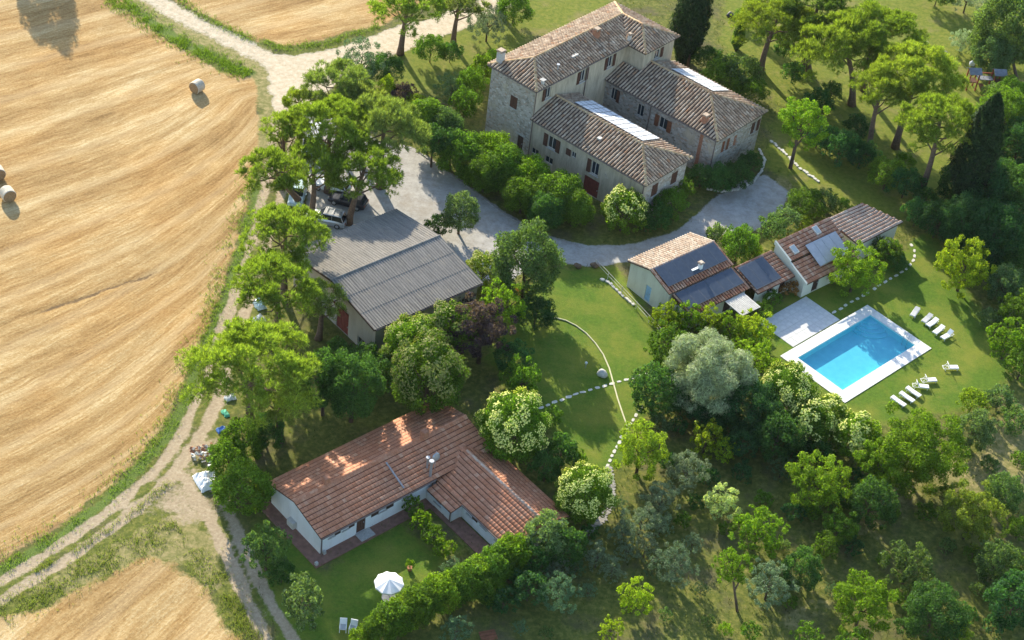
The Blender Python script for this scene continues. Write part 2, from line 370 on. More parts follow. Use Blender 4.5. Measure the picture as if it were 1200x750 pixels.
# second field is cut the other way, towards its gateway
a1 = P(100, 750)[:2]; b1 = P(190, 670)[:2]; rd1 = (b1 - a1) / np.linalg.norm(b1 - a1)
selB = sdB > -3
row = np.where(selB, (X - a1[0]) * -rd1[1] + (Y - a1[1]) * rd1[0], row); along = np.where(selB, (X - a1[0]) * rd1[0] + (Y - a1[1]) * rd1[1], along)
fur = np.abs((X - a0[0]) * rn[0] + (Y - a0[1]) * rn[1] - n1 * .9)
furrow = np.clip(1 - fur / .5, 0, 1) * np.clip(vnoise(X * .12, Y * .12, 31) * 2.0 - .35, 0, .8) * soft(sdA - 1, 1)
Z = n2 * .05 * (1 - wg) * (1 - wl) - furrow * .10 - wd * .04 - .01
inb = np.zeros(X.shape)
Z = np.minimum(Z, 0.012)
ZONES = ['field_a', 'field_b', 'field_c', 'track', 'road', 'lawn', 'meadow', 'rough']
cls = np.full(X.shape, 7)
cls[wm > .5] = 6; cls[wl > .5] = 5; cls[wd > .55] = 3; cls[wg > .5] = 4
cls[(wf > .5) & (sdA > -2)] = 0; cls[(wf > .5) & (sdB > -2)] = 1; cls[(wf > .5) & (sdC > -2)] = 2

k = N('ground_surface'); obc = k.coord('Object'); edge_n = k.noise(obc, 2.2, 5, .75)
def sep(nm, amt=.9):
    return k.mapr(k.math('ADD', k.attr(nm).outputs['Fac'], k.math('MULTIPLY', k.math('SUBTRACT', edge_n, .5), amt)), .36, .64)
ruv = k.attr('rowuv').outputs['Vector']
# rough grass and bare soil
g1 = k.noise(obc, .22, 6, .65); g2 = k.noise(obc, 1.7, 6, .7); g3 = k.noise(obc, 7, 4, .7)
rough = k.ramp(g2, [(.25, (.045, .070, .015)), (.5, (.125, .140, .028)), (.75, (.28, .245, .070))])
soil = k.ramp(g3, [(.3, (.065, .055, .032)), (.7, (.15, .125, .075))])
rough = k.mix(k.mapr(g1, .50, .66, 0, .75), rough, soil)
dry = k.ramp(g2, [(.25, (.10, .115, .030)), (.45, (.20, .19, .065)), (.62, (.33, .27, .12)), (.8, (.46, .39, .25))])
col = k.mix(sep('w_dry'), rough, dry)
mead = k.ramp(g2, [(.25, (.075, .115, .016)), (.5, (.150, .180, .024)), (.8, (.27, .235, .055))])
mead = k.mix(k.mapr(g1, .52, .68, 0, .6), mead, (.26, .20, .09)); col = k.mix(sep('w_meadow'), col, mead)
lw = k.ramp(k.noise(obc, 2.6, 6, .7), [(.25, (.060, .115, .014)), (.55, (.098, .170, .019)), (.8, (.15, .205, .026))])
lw = k.mix(k.mapr(g1, .42, .64, 0, .85), lw, (.20, .215, .034)); lw = k.mix(k.mapr(k.noise(obc, .55, 6, .75), .56, .72, 0, .45), lw, (.22, .20, .055)); lw = k.mix(.5, lw, k.ramp(g3, [(.3, (.62, .66, .6)), (.7, (1.3, 1.25, 1.2))]), 'MULTIPLY'); col = k.mix(sep('w_lawn'), col, lw)
vg = k.ramp(g3, [(.25, (.06, .10, .02)), (.6, (.14, .19, .04)), (.85, (.25, .24, .08))]); col = k.mix(sep('w_verge'), col, vg)
dt = k.ramp(k.noise(obc, 3.2, 6, .75), [(.25, (.27, .20, .125)), (.55, (.41, .325, .215)), (.8, (.56, .475, .35))])
col = k.mix(sep('w_dirt'), col, dt)
gv = k.ramp(k.noise(obc, .9, 8, .8), [(.3, (.27, .25, .215)), (.5, (.40, .38, .345)), (.75, (.55, .53, .49))]); gv = k.mix(k.mapr(k.noise(obc, .25, 5, .7), .48, .66, 0, .5), gv, (.30, .255, .19)); col = k.mix(sep('w_gravel'), col, gv)
rv = k.ramp(k.noise(obc, 1.3, 8, .8), [(.3, (.38, .295, .19)), (.5, (.54, .445, .31)), (.75, (.70, .615, .47))]); col = k.mix(sep('w_road'), col, rv)
# stubble
s1 = k.noise(k.vmul(ruv, (2.6, .30, 0)), 1.0, 6, .75); s2 = k.noise(k.vmul(ruv, (.30, .045, 0)), 1.0, 6, .66); s3 = k.noise(obc, 3.6, 7, .82); s4 = k.noise(obc, .09, 4, .6); s5 = k.noise(obc, .8, 6, .7)
wv = k.n('TexWave', wave_type='BANDS', bands_direction='X'); k.l(ruv, wv.inputs['Vector']); wv.inputs['Scale'].default_value = .28; wv.inputs['Distortion'].default_value = 5; wv.inputs['Detail'].default_value = 4; wv.inputs['Detail Scale'].default_value = .5
fsum = k.math('ADD', k.math('ADD', k.math('MULTIPLY', s1, .30), k.math('MULTIPLY', s2, .42)), k.math('ADD', k.math('MULTIPLY', s3, .32), k.math('MULTIPLY', s5, .02)))
fc = k.ramp(fsum, [(.42, (.195, .112, .040)), (.50, (.335, .21, .082)), (.565, (.45, .31, .138)), (.66, (.67, .54, .31))])
fc = k.mix(k.mapr(s4, .42, .66, 0, .55), fc, k.mix(1.0, fc, (1.12, .98, .80), 'MULTIPLY'))
wv.inputs['Scale'].default_value = .047; wv.inputs['Distortion'].default_value = 3.0; wv.inputs['Detail'].default_value = 2; wv.inputs['Detail Scale'].default_value = .4
fc = k.mix(k.math('MULTIPLY', k.mapr(wv.outputs['Fac'], .80, 1.0), k.mapr(k.math('ADD', s5, k.math('MULTIPLY', s2, .8)), .7, 1.1, .0, .6)), fc, k.mix(1.0, fc, (.66, .62, .55), 'MULTIPLY')); fc = k.mix(k.math('MULTIPLY', k.mapr(wv.outputs['Fac'], .22, .0), .16), fc, (.62, .50, .30))
fc = k.mix(sep('w_furrow'), fc, (.17, .11, .055))
col = k.mix(sep('w_field'), col, fc)
bh = k.math('ADD', k.math('MULTIPLY', s1, .9), k.math('MULTIPLY', s3, .8)); bh = k.mix(sep('w_field'), k.math('ADD', k.math('MULTIPLY', g3, .7), k.math('MULTIPLY', g2, .5)), bh)
k.pbr(col, .95, .1, k.bump(bh, .55, .12))

ATTR = dict(w_field=wf, w_dirt=wd * (1 - wg), w_gravel=wg, w_lawn=wl, w_meadow=wm, w_dry=wy, w_verge=verge, w_furrow=furrow, w_road=wr)
cellc = cls[:-1, :-1]
cx = X[:-1, :-1] + STEP/2; cy = Y[:-1, :-1] + STEP/2
ca, sa = math.cos(POOL_A), math.sin(POOL_A)
pu = (cx - POOL_O[0]) * ca + (cy - POOL_O[1]) * sa; pv = -(cx - POOL_O[0]) * sa + (cy - POOL_O[1]) * ca
hole = (pu > .5) & (pu < 14.05) & (pv > .5) & (pv < 8.2)
ii, jj = np.meshgrid(np.arange(nx_ - 1), np.arange(ny_ - 1))
base = (jj * nx_ + ii)
VV = np.stack([X, Y, Z], -1).reshape(-1, 3)
GN = {0: ('stubble_field', 'large mown stubble field with hay bales'), 1: ('stubble_field', 'golden stubble field beside the forked track'), 2: ('stubble_field', 'stubble field beyond the sunken farm track'),
      3: ('dirt_track', 'rutted pale dirt farm track along the field'), 4: ('gravel_drive', 'pale gravel road and yard'), 5: ('lawn', 'short mown green lawn'), 6: ('meadow', 'olive coloured dry grass under the pines'), 7: ('orchard_ground', 'rough grass and bare soil of the orchard')}
for z in range(8):
    sel = (cellc == z) & ~hole
    b = base[sel]; q = np.stack([b, b + 1, b + nx_ + 1, b + nx_], 1)
    used, inv = np.unique(q, return_inverse=True); q = inv.reshape(q.shape)
    me = fast_mesh(GN[z][0], VV[used], q, ['ground_surface'])
    me.polygons.foreach_set('use_smooth', np.ones(len(q), bool))
    for nm, arr in ATTR.items():
        at = me.attributes.new(nm, 'FLOAT', 'POINT'); at.data.foreach_set('value', arr.reshape(-1)[used].astype(np.float32))
    at = me.attributes.new('rowuv', 'FLOAT_VECTOR', 'POINT')
    at.data.foreach_set('vector', np.stack([row.reshape(-1)[used], along.reshape(-1)[used], np.zeros(len(used))], 1).astype(np.float32).ravel())
    struct(link(GN[z][0], me), GN[z][1])
# the country around, out to the horizon
k = N('far_country'); c = k.coord('Object'); pt = k.vor(c, .006); f = k.noise(c, .02, 5, .6)
sp = k.n('SeparateColor'); k.l(pt.outputs['Color'], sp.inputs[0])
cc = k.ramp(sp.outputs[0], [(0, (.07, .09, .03)), (.4, (.14, .14, .05)), (.6, (.36, .25, .11)), (1, (.44, .32, .15))])
k.pbr(k.mix(.5, cc, k.ramp(f, [(.3, (.6, .6, .6)), (.7, (1.2, 1.2, 1.2))]), 'MULTIPLY'), .95, .1)
b = MB(); L = 4000; e = (gx[0], gx[-1], gy[0], gy[-1]); zf = -.03
b.face([(-L,-L,zf),(L,-L,zf),(L,e[2],zf),(-L,e[2],zf)]); b.face([(-L,e[3],zf),(L,e[3],zf),(L,L,zf),(-L,L,zf)])
b.face([(-L,e[2],zf),(e[0],e[2],zf),(e[0],e[3],zf),(-L,e[3],zf)]); b.face([(e[1],e[2],zf),(L,e[2],zf),(L,e[3],zf),(e[1],e[3],zf)])
struct(b.build('ground', 'far_country'), 'farmland reaching to the horizon')
# ------------------------------------------------------------------ building helpers
def wall(mb, p0, p1, z0, z1, holes=(), depth=.22, mi=0, rmi=None, gable=None):
    """vertical wall face from p0 to p1 (outside to the right of p0->p1), real openings (s0, s1, za, zb)"""
    p0 = np.array(p0, float); p1 = np.array(p1, float); L = np.linalg.norm(p1 - p0); d = (p1 - p0) / L; inn = np.array([-d[1], d[0]])
    rmi = mi if rmi is None else rmi
    ss = sorted({0, L, *[h[0] for h in holes], *[h[1] for h in holes]}); zz = sorted({z0, z1, *[h[2] for h in holes], *[h[3] for h in holes]})
    pt = lambda s, z, k=0.0: (*(p0 + d * s + inn * k), z)
    for a, b in zip(ss, ss[1:]):
        for c, e in zip(zz, zz[1:]):
            sm, zm = (a+b)/2, (c+e)/2
            if any(h[0] < sm < h[1] and h[2] < zm < h[3] for h in holes): continue
            mb.face([pt(a,c), pt(b,c), pt(b,e), pt(a,e)], mi)
    for a, b, c, e in holes:
        mb.face([pt(a,c), pt(a,e), pt(a,e,depth), pt(a,c,depth)], rmi); mb.face([pt(b,e), pt(b,c), pt(b,c,depth), pt(b,e,depth)], rmi)
        mb.face([pt(a,e), pt(b,e), pt(b,e,depth), pt(a,e,depth)], rmi); mb.face([pt(b,c), pt(a,c), pt(a,c,depth), pt(b,c,depth)], rmi)
    if gable: mb.face([pt(0, z1), pt(L, z1), pt(gable[0], gable[1])], mi)

def opening(parent, p0, p1, h, kind='window', shutters=None, smat='brown_wood', fmat='light_frame', pane='pane_glass', depth=.22, sill=True, trim=False, shutter_open=True, door_mat='dark_wood'):
    """the fitted window or door of an opening made by wall()"""
    p0 = np.array(p0, float); p1 = np.array(p1, float); d = (p1 - p0) / np.linalg.norm(p1 - p0); inn = np.array([-d[1], d[0]])
    a, b, c, e = h
    def B(mb, s0, s1, k0, k1, z0, z1, mi=0):
        q = [p0 + d*s0 + inn*k0, p0 + d*s1 + inn*k0, p0 + d*s1 + inn*k1, p0 + d*s0 + inn*k1]
        mb.mesh8([(*x, z0) for x in q] + [(*x, z1) for x in q], mi)
    if kind == 'window':
        m1 = MB(); t = .08; k0 = depth - .09; k1 = depth - .03
        B(m1, a, a+t, k0, k1, c, e); B(m1, b-t, b, k0, k1, c, e); B(m1, a+t, b-t, k0, k1, e-t, e); B(m1, a+t, b-t, k0, k1, c, c+t)
        B(m1, (a+b)/2-.035, (a+b)/2+.035, k0+.003, k1-.003, c+t, e-t)
        win = m1.build('window', fmat, parent)
        m2 = MB(); B(m2, a+t, (a+b)/2-.035, k0+.03, k0+.045, c+t, e-t); B(m2, (a+b)/2+.035, b-t, k0+.03, k0+.045, c+t, e-t); m2.build('pane', pane, win)
        if sill:
            m3 = MB(); B(m3, a-.12, b+.12, -.10, .10, c-.10, c-.002); m3.build('sill', 'stone_trim', win)
    else:
        m1 = MB(); B(m1, a, b, depth-.08, depth-.02, c, e)
        nb = max(2, int((b-a)/.25))
        for i in range(nb): B(m1, a + (b-a)*i/nb + .015, a + (b-a)*(i+1)/nb - .015, depth-.11, depth-.081, c+.05, e-.05)
        win = m1.build('door', door_mat, parent)
        mh = MB(); B(mh, b-.22, b-.16, depth-.17, depth-.111, c+.95, c+1.1); mh.build('handle', 'galvanized', win)
    if trim:
        m4 = MB(); B(m4, a-.25, b+.25, -.06, .06, e+.002, e+.26); m4.build('lintel', 'stone_trim', win)
    for sd in (shutters or ''):
        w = (b - a) / 2 if (b - a) > .8 else (b - a); mm = MB()
        if sd == 'L': s0, s1, k0, k1 = a - w - .03, a - .03, -.07, -.02
        elif sd == 'R': s0, s1, k0, k1 = b + .03, b + w + .03, -.07, -.02
        elif sd == 'l': s0, s1, k0, k1 = a - .02, (a+b)/2 - .02, -.05, .0
        else: s0, s1, k0, k1 = (a+b)/2 + .02, b + .02, -.05, .0
        B(mm, s0, s1, k0 + .012, k1, c - .03, e + .03)
        ns = max(4, int((e - c) / .16))
        for i in range(ns): B(mm, s0 + .06, s1 - .06, k0 - .012, k0 + .011, c + (e-c)*i/ns + .02, c + (e-c)*(i+1)/ns - .03)
        mm.build('shutter', smat, win)

def slope_frame(poly):
    p = [np.array(q, float) for q in poly]; s = p[1] - p[0]; s /= np.linalg.norm(s)
    n = np.cross(p[1] - p[0], p[-1] - p[0]); n /= np.linalg.norm(n)
    if n[2] < 0: n = -n
    t = np.cross(n, s); t = t if t[2] > 0 else -t
    return p, s, t, n
def t_range(poly2, s):
    hits = []
    for i in range(len(poly2)):
        a, b = poly2[i], poly2[(i+1) % len(poly2)]
        if (a[0] - s) * (b[0] - s) < 0: hits.append(a[1] + (b[1]-a[1]) * (s - a[0]) / (b[0] - a[0]))
    return (min(hits), max(hits)) if len(hits) >= 2 else None
def roof_slope(parent, poly, kind='coppo', tile='coppo_tile', bed='roof_bed', pitch=.42, course=.46, thick=.14, rng=RNG, name='roof'):
    p, s, t, n = slope_frame(poly)
    mb = MB(); k = len(p); dn = np.array([0, 0, -thick]); top = [q for q in p]; bot = [q + dn for q in p]
    mb.face(top); mb.face(list(reversed(bot)))
    for i in range(k): mb.face([bot[i], bot[(i+1) % k], top[(i+1) % k], top[i]])
    base = mb.build(name, bed, parent)
    p2 = [((q - p[0]) @ s, (q - p[0]) @ t) for q in p]
    smin = min(q[0] for q in p2); smax = max(q[0] for q in p2)
    V = []; Fc = []
    nrow = int((smax - smin) / pitch); pitch = (smax - smin) / max(nrow, 1)
    prof = [(-.5, 0.0), (-.36, .72), (0, 1.0), (.36, .72), (.5, 0.0)] if kind == 'coppo' else [(-.5, .15), (-.5, .45), (-.38, .62), (-.26, .16), (.5, .15)]
    for i in range(nrow):
        sc = smin + (i + .5) * pitch
        r = t_range(p2, sc)
        if r is None: continue
        t0, t1 = r; off = rng.uniform(-.03, .03)
        if kind == 'flat': off = 0
        nt_ = max(1, int(round((t1 - t0) / course)))
        for j in range(nt_):
            a = t0 + (t1 - t0) * j / nt_ - (.05 if j == 0 else .0); bb = min(t0 + (t1 - t0) * (j + 1.10) / nt_, t1)
            if kind == 'flat': a += .085; bb = min(t0 + (t1 - t0) * (j + 1.0) / nt_, t1)
            if bb - a < .06: continue
            wdt = pitch * (.60 if kind == 'coppo' else 1.0); hh = .15 if kind == 'coppo' else .062
            ds = rng.normal(0, .012 if kind == 'coppo' else .003); sk = rng.normal(0, .012 if kind == 'coppo' else .002); lift = rng.uniform(0, .014)
            v0 = len(V)
            for e, (tt, zz, wf_) in enumerate(((a, (.034 if kind == 'coppo' else .028) + lift * (1 if kind == 'coppo' else .3), 1.0), (bb, .004, .86 if kind == 'coppo' else 1.0))):
                for x, h in prof:
                    V.append(p[0] + s * (sc + off*0 + ds + (sk if e else -sk) + x * wdt * wf_) + t * tt + n * (zz + h * hh))
            m5 = len(prof)
            for q in range(m5 - 1): Fc.append((v0+q, v0+q+1, v0+m5+q+1, v0+m5+q))
            if kind == 'flat':
                b0 = len(V)
                for x, h in prof: V.append(p[0] + s * (sc + ds - sk + x * wdt) + t * a - n * .01)
                for q in range(m5 - 1): Fc.append((b0+q, b0+q+1, v0+q+1, v0+q))
            else: Fc.append((v0, v0+4, v0+3, v0+1))
    me = fast_mesh('tiles', np.array(V), np.array(Fc), [tile])
    o = link('tiles', me, base); o['kind'] = 'stuff'
    return base
def caps(parent, lines, mat='coppo_ridge', r=.17, step=.42, name='ridge_cap', rng=RNG):
    V = []; Fc = []
    for a, b in lines:
        a = np.array(a, float); b = np.array(b, float); L = np.linalg.norm(b - a); d = (b - a) / L; x = np.cross(d, (0, 0, 1)); x /= np.linalg.norm(x); z = np.cross(x, d)
        n_ = max(1, int(L / step))
        for i in range(n_):
            c0 = a + d * (L * i / n_ - .03); c1 = a + d * (L * (i + 1) / n_); v0 = len(V); jit = rng.normal(0, .012)
            for c, rr in ((c0, r * 1.08), (c1, r * .9)):
                for kx in range(6):
                    an = math.pi * kx / 5; V.append(c + x * (math.cos(an) * rr + jit) + z * (math.sin(an) * rr * .8 + .03))
            for q in range(5): Fc.append((v0+q, v0+q+1, v0+6+q+1, v0+6+q))
            Fc.append((v0, v0+5, v0+4, v0+1)); Fc.append((v0+1, v0+4, v0+3, v0+2))
    o = link(name, fast_mesh(name, np.array(V), np.array(Fc), [mat]), parent); o['kind'] = 'stuff'
    return o
def panels(parent, poly, nu, nv, name='solar_panel', cell='solar_glare_white', gap=.07, lift=.12, frame='galvanized'):
    """nu x nv separate panels laid on the quad poly (4 points, first edge along the eave)"""
    p = [np.array(q, float) for q in poly]; n = np.cross(p[1]-p[0], p[3]-p[0]); n /= np.linalg.norm(n); n = n if n[2] > 0 else -n
    def at(a, b): return (p[0]*(1-a)+p[1]*a)*(1-b) + (p[3]*(1-a)+p[2]*a)*b
    for i in range(nu):
        for j in range(nv):
            q = [at(i/nu, j/nv), at((i+1)/nu, j/nv), at((i+1)/nu, (j+1)/nv), at(i/nu, (j+1)/nv)]; c = sum(q) / 4
            q = [c + (x - c) * (1 - gap) for x in q]; mb = MB()
            mb.mesh8([x + n*(lift-.04) for x in q] + [x + n*lift for x in q], 1)
            qi = [c + (x - c) * .93 for x in q]; mb.face([x + n*(lift+.004) for x in qi], 0)
            mb.build(name, [cell, frame], parent)
def chimney(parent, x, y, z0, z1, w=.55, mat='brick', cap='coppo_tile'):
    mb = MB(); mb.box(x-w/2, x+w/2, y-w/2, y+w/2, z0, z1); ch = mb.build('chimney', mat, parent)
    m2 = MB(); 
    for dx in (-1, 1):
        for dy in (-1, 1): m2.box(x+dx*(w/2-.08)-.06, x+dx*(w/2-.08)+.06, y+dy*(w/2-.08)-.06, y+dy*(w/2-.08)+.06, z1, z1+.2)
    m2.box(x-w/2-.1, x+w/2+.1, y-w/2-.1, y+w/2+.1, z1+.2, z1+.27); m2.box(x-w/2-.02, x+w/2+.02, y-w/2-.02, y+w/2+.02, z1+.27, z1+.34)
    m2.build('chimney_cap', cap, ch); return ch
def gutter(parent, a, b): mb = MB(); mb.tube([a, b], .075, 8); return mb.build('gutter', 'gutter', parent)
def downpipe(parent, x, y, z1): mb = MB(); mb.tube([(x, y, 0), (x, y, z1)], .06, 8); return mb.build('downpipe', 'gutter', parent)
def brush(parent, name, mat, *boxes):
    mb = MB()
    for q in boxes: mb.box(*q)
    return mb.build(name, mat, parent)

# ------------------------------------------------------------------ stone farmhouse: L-shaped tall block and two hipped wings
fo = P(628.5, 107.5, 9.4); FARM = empty('stone_farmhouse', (fo[0], fo[1], 0), R_(53.1))
tag(FARM, 'big old stone farmhouse with two hipped wings and weathered brown tiled roofs', 'farmhouse')
OV = .38                                        # eaves overhang
ZE, ZR = 9.4, 10.68; WE, WR1, WR2 = 5.6, 7.05, 7.5
# walls run clockwise seen from above so that the outside lies to the right
def fwall(p0, p1, z0, z1, specs, mats, depth=.22, gable=None):
    holes = [q['h'] for q in specs]; mb = MB(); wall(mb, p0, p1, z0, z1, holes, depth, gable=gable); o = mb.build('wall', mats, FARM)
    for q in specs:
        kw = {kk: vv for kk, vv in q.items() if kk != 'h'}; opening(FARM, p0, p1, q['h'], depth=depth, **kw)
    return o
wi = OV
mx0, mx1, my0, my1 = wi, 23.3 - wi, wi, 7.5 - wi          # tall block
lx0, ly0 = 16.6 + wi, -2.75 + wi                           # its second leg
fwall((mx0, my1), (mx0, my0), 0, ZE-.15, [dict(h=(3.3, 4.3, 5.4, 6.9), shutters='lr'), dict(h=(5.0, 5.9, .3, 2.4), kind='door', trim=True, sill=False), dict(h=(5.6, 5.9, 7.4, 7.8), sill=False)], 'stone_wall')
fwall((mx0, my0), (lx0, my0), 0, ZE-.15, [dict(h=(1.9, 2.9, 7.2, 8.7), shutters='L'), dict(h=(8.1, 9.1, 7.0, 8.6), shutters='LR'), dict(h=(13.2, 14.2, 7.0, 8.6), shutters='LR')], 'stone_plaster')
fwall((lx0, my0), (lx0, ly0), 0, ZE-.15, [], 'stone_plaster')
fwall((lx0, ly0), (mx1, ly0), 0, ZE-.15, [dict(h=(2.2, 3.3, 7.4, 8.7), shutters='R')], 'stone_plaster')
fwall((mx1, ly0), (mx1, my1), 0, ZE-.15, [dict(h=(2, 3, 6.8, 8.2)), dict(h=(6, 7, 6.8, 8.2))], 'stone_wall')
fwall((mx1, my1), (mx0, my1), 0, ZE-.15, [dict(h=(3+5*i, 4+5*i, 6.8, 8.2), shutters='LR') for i in range(4)] + [dict(h=(5+5*i, 6+5*i, 2, 3.4), shutters='LR') for i in range(3)], 'stone_wall')
ym = 3.73; xm = 19.95; ye = -2.75 + 3.35
a, bq, cq, dq = (0,0,ZE), (16.6,0,ZE), (16.6,-2.75,ZE), (23.3,-2.75,ZE)
eq, fq = (23.3,7.5,ZE), (0,7.5,ZE); r0, r1, r2 = (3.7,ym,ZR), (xm,ym,ZR), (xm,ye,ZR)
roof_slope(FARM, [fq, a, r0]); roof_slope(FARM, [a, bq, r1, r0]); roof_slope(FARM, [bq, cq, r2, r1]); roof_slope(FARM, [cq, dq, r2])
roof_slope(FARM, [dq, eq, r1, r2]); roof_slope(FARM, [eq, fq, r0, r1])
caps(FARM, [(a, r0), (fq, r0), (r0, r1), (r1, r2), (cq, r2), (dq, r2), (eq, r1)])
chimney(FARM, 1.1, 6.6, 9.5, 11.0, .7, 'stone_trim'); chimney(FARM, 13.6, 2.6, 9.9, 11.2, .6); chimney(FARM, 17.2, .3, 9.6, 10.3, .35, 'light_frame')
mb = MB(); mb.box(8.1, 9.2, 1.55, 1.9, 9.95, 10.16); mb.build('skylight', 'light_frame', FARM)
mb = MB(); mb.tube([(4.9, 1.1, 9.6), (4.9, 1.1, 10.5)], .09); mb.tube([(4.9, 1.1, 10.5), (4.9, 1.1, 10.62)], .2); mb.build('flue', 'galvanized', FARM)
mb = MB(); mb.tube([(1.6, .5, 9.5), (1.6, .5, 10.1)], .22); mb.box(1.3, 1.9, .2, .8, 10.1, 10.16); mb.build('vent', 'stone_trim', FARM)
# front wing
g0, g1, g2, g3 = (0,-16.75,WE), (8.55,-16.75,WE), (8.55,my0,WE), (0,my0,WE); h0, h1 = (4.27,-12.6,WR1), (4.27,my0,WR1)
fwall((wi, my0), (wi, -16.75+wi), 0, WE-.15, [dict(h=(2.7, 3.9, 3.0, 4.6), shutters='LR'), dict(h=(6.2, 6.9, 3.5, 4.3), shutters='L', sill=False), dict(h=(9.2, 10.3, 2.9, 4.6), shutters='L'), dict(h=(.5, 1.6, 1.0, 1.8), sill=False), dict(h=(2.6, 3.8, .9, 1.8), sill=False), dict(h=(8.5, 10.7, 0.0, 2.3), kind='door', door_mat='rust_door')], 'stone_plaster')
fwall((wi, -16.75+wi), (8.55-wi, -16.75+wi), 0, WE-.15, [dict(h=(1.6, 2.6, 3.0, 4.5), shutters='lr'), dict(h=(5.2, 6.2, 3.0, 4.5), shutters='lr')], 'stone_wall')
fwall((8.55-wi, -16.75+wi), (8.55-wi, my0), 0, WE-.15, [dict(h=(3, 4, 2.8, 4.3), shutters='LR'), dict(h=(10, 11, 2.8, 4.3), shutters='LR')], 'stone_wall')
roof_slope(FARM, [g3, g0, h0, h1]); roof_slope(FARM, [g0, g1, h0]); roof_slope(FARM, [g1, g2, h1, h0])
caps(FARM, [(g0, h0), (g1, h0), (h0, h1)])
brush(FARM, 'skylight', 'light_frame', (1.9, 2.4, -8.4, -7.9, 6.35, 6.55))
# rear wing
q0, q1, q2 = (13.6,-16.6,WE), (23.65,-16.6,WE), (23.65,ly0,WE); q3, q4 = (lx0-.2, ly0, WE), (13.6, my0, WE)
e0, e1 = (18.62,-11.4,WR2), (18.62,ly0,WR2)
fwall((13.6+wi, my0), (13.6+wi, -16.6+wi), 0, WE-.15, [dict(h=(.9, 1.8, 3.2, 4.8), shutters='R'), dict(h=(5.0, 6.0, 3.0, 4.6), pane='pane_glass'), dict(h=(8.4, 9.6, 3.0, 4.5), shutters='LR', smat='orange_wood')], 'stone_wall')
fwall((13.6+wi, -16.6+wi), (23.65-wi, -16.6+wi), 0, WE-.15, [dict(h=(1.5, 2.4, 3.0, 4.5), shutters='lR', smat='orange_wood'), dict(h=(3.9, 4.6, 2.7, 4.3), kind='door', door_mat='brick', sill=False), dict(h=(7.4, 8.5, 3.1, 4.6), shutters='lR')], 'stone_wall')
fwall((23.65-wi, -16.6+wi), (23.65-wi, ly0), 0, WE-.15, [dict(h=(4, 5, 2.8, 4.3), shutters='LR')], 'stone_wall')
zA = WE + (WR2-WE) * (lx0-.2-13.6) / 5.02
roof_slope(FARM, [(13.6,my0-.02,WE), q0, e0, (18.62,ly0,WR2), (lx0-.2, ly0, zA), (lx0-.2, my0-.02, zA)]); roof_slope(FARM, [q0, q1, e0]); roof_slope(FARM, [q1, q2, e1, e0])
caps(FARM, [(q0, e0), (q1, e0), (e0, e1)])
chimney(FARM, 14.9, -13.6, 5.9, 6.9, .6)
# solar panels on the far slopes, their white sky glare painted as base colour
def on_slope(c0, ridge_u, eave_u, v0, v1, f0, f1, zr, ze):
    pt = lambda f, v: (ridge_u + (eave_u - ridge_u) * f, v, zr + (ze - zr) * f)
    return [pt(f1, v0), pt(f1, v1), pt(f0, v1), pt(f0, v0)]
panels(FARM, on_slope(0, 4.27, 8.55, -12.2, -2.0, .10, .92, WR1, WE), 10, 4, 'glare_solar_panel', lift=.26)
panels(FARM, on_slope(0, 18.62, 23.65, -11.3, -5.0, .10, .85, WR2, WE), 6, 4, 'glare_solar_panel', lift=.26)
gutter(FARM, (-.05,-.2,5.5), (-.05,-16.7,5.5)); gutter(FARM, (13.53,0,5.5), (13.53,-16.5,5.5)); gutter(FARM, (0,-.05,9.3), (16.6,-.05,9.3)); gutter(FARM, (-.05,0,9.3), (-.05,7.5,9.3))
downpipe(FARM, wi-.1, .15, 9.3); downpipe(FARM, 13.9, -6.6, 5.5); downpipe(FARM, 13.95, -16.15, 5.5); downpipe(FARM, 9.6, .25, 9.3); downpipe(FARM, .3, -16.3, 5.5)
# brick pilaster on the rear wing, steps at the door
brush(FARM, 'pilaster', 'brick', (13.6+wi-.03, 13.6+wi+.05, -14.4, -13.95, 0, 5.3))
for i in range(3): brush(FARM, 'step', 'stone_trim', (wi-.9+.28*i, wi-.005, 1.0, 2.8, .1*i, .1*(i+1)))

# ------------------------------------------------------------------ white bungalow
wo_ = P(376.7, 631.2, 2.5); WH = empty('white_bungalow', (wo_[0], wo_[1], 0), R_(45.6))
tag(WH, 'low white L-shaped bungalow with red tiled roof and brown doors', 'house')
o_ = .4; E0, RZ = 2.5, 3.58
def hwall(parent, p0, p1, z1, specs, mat, gable=None, depth=.18, z0=0):
    mb = MB(); wall(mb, p0, p1, z0, z1, [q['h'] for q in specs], depth, gable=gable); o = mb.build('wall', mat, parent)
    for q in specs: opening(parent, p0, p1, q['h'], depth=depth, **{kk: vv for kk, vv in q.items() if kk != 'h'})
    return o
zw = E0 - .02
hwall(WH, (.2, 8.2-o_), (.2, o_), zw, [], 'white_plaster', gable=(8.2/2-o_, RZ-.12))
hwall(WH, (.2, o_), (12.6+o_, o_), zw, [dict(h=(.9,1.5,1.5,2.2), smat='dark_wood', shutters='R'), dict(h=(2.4,3.0,1.5,2.2), smat='dark_wood', shutters='R'), dict(h=(3.9,4.9,.15,2.25), kind='door', door_mat='brown_wood'), dict(h=(6.3,7.1,1.4,2.2), smat='dark_wood', shutters='LR'), dict(h=(9.0,9.6,1.5,2.2))], 'white_plaster')
WE2, WR, xw = 2.05, 2.98, 16.85                # the wing is lower than the main roof
hwall(WH, (13.2, o_), (13.2, -9.85), WE2-.02, [dict(h=(4.3,5.0,1.1,1.8), smat='dark_wood', shutters='R'), dict(h=(6.2,6.9,1.2,1.8)), dict(h=(8.2,8.9,1.1,1.8), smat='dark_wood', shutters='R')], 'white_plaster')
hwall(WH, (13.2, -9.85), (19.45, -9.85), WE2-.02, [dict(h=(2.5,3.6,.9,1.8))], 'white_plaster', gable=(xw-13.2, WR-.14))
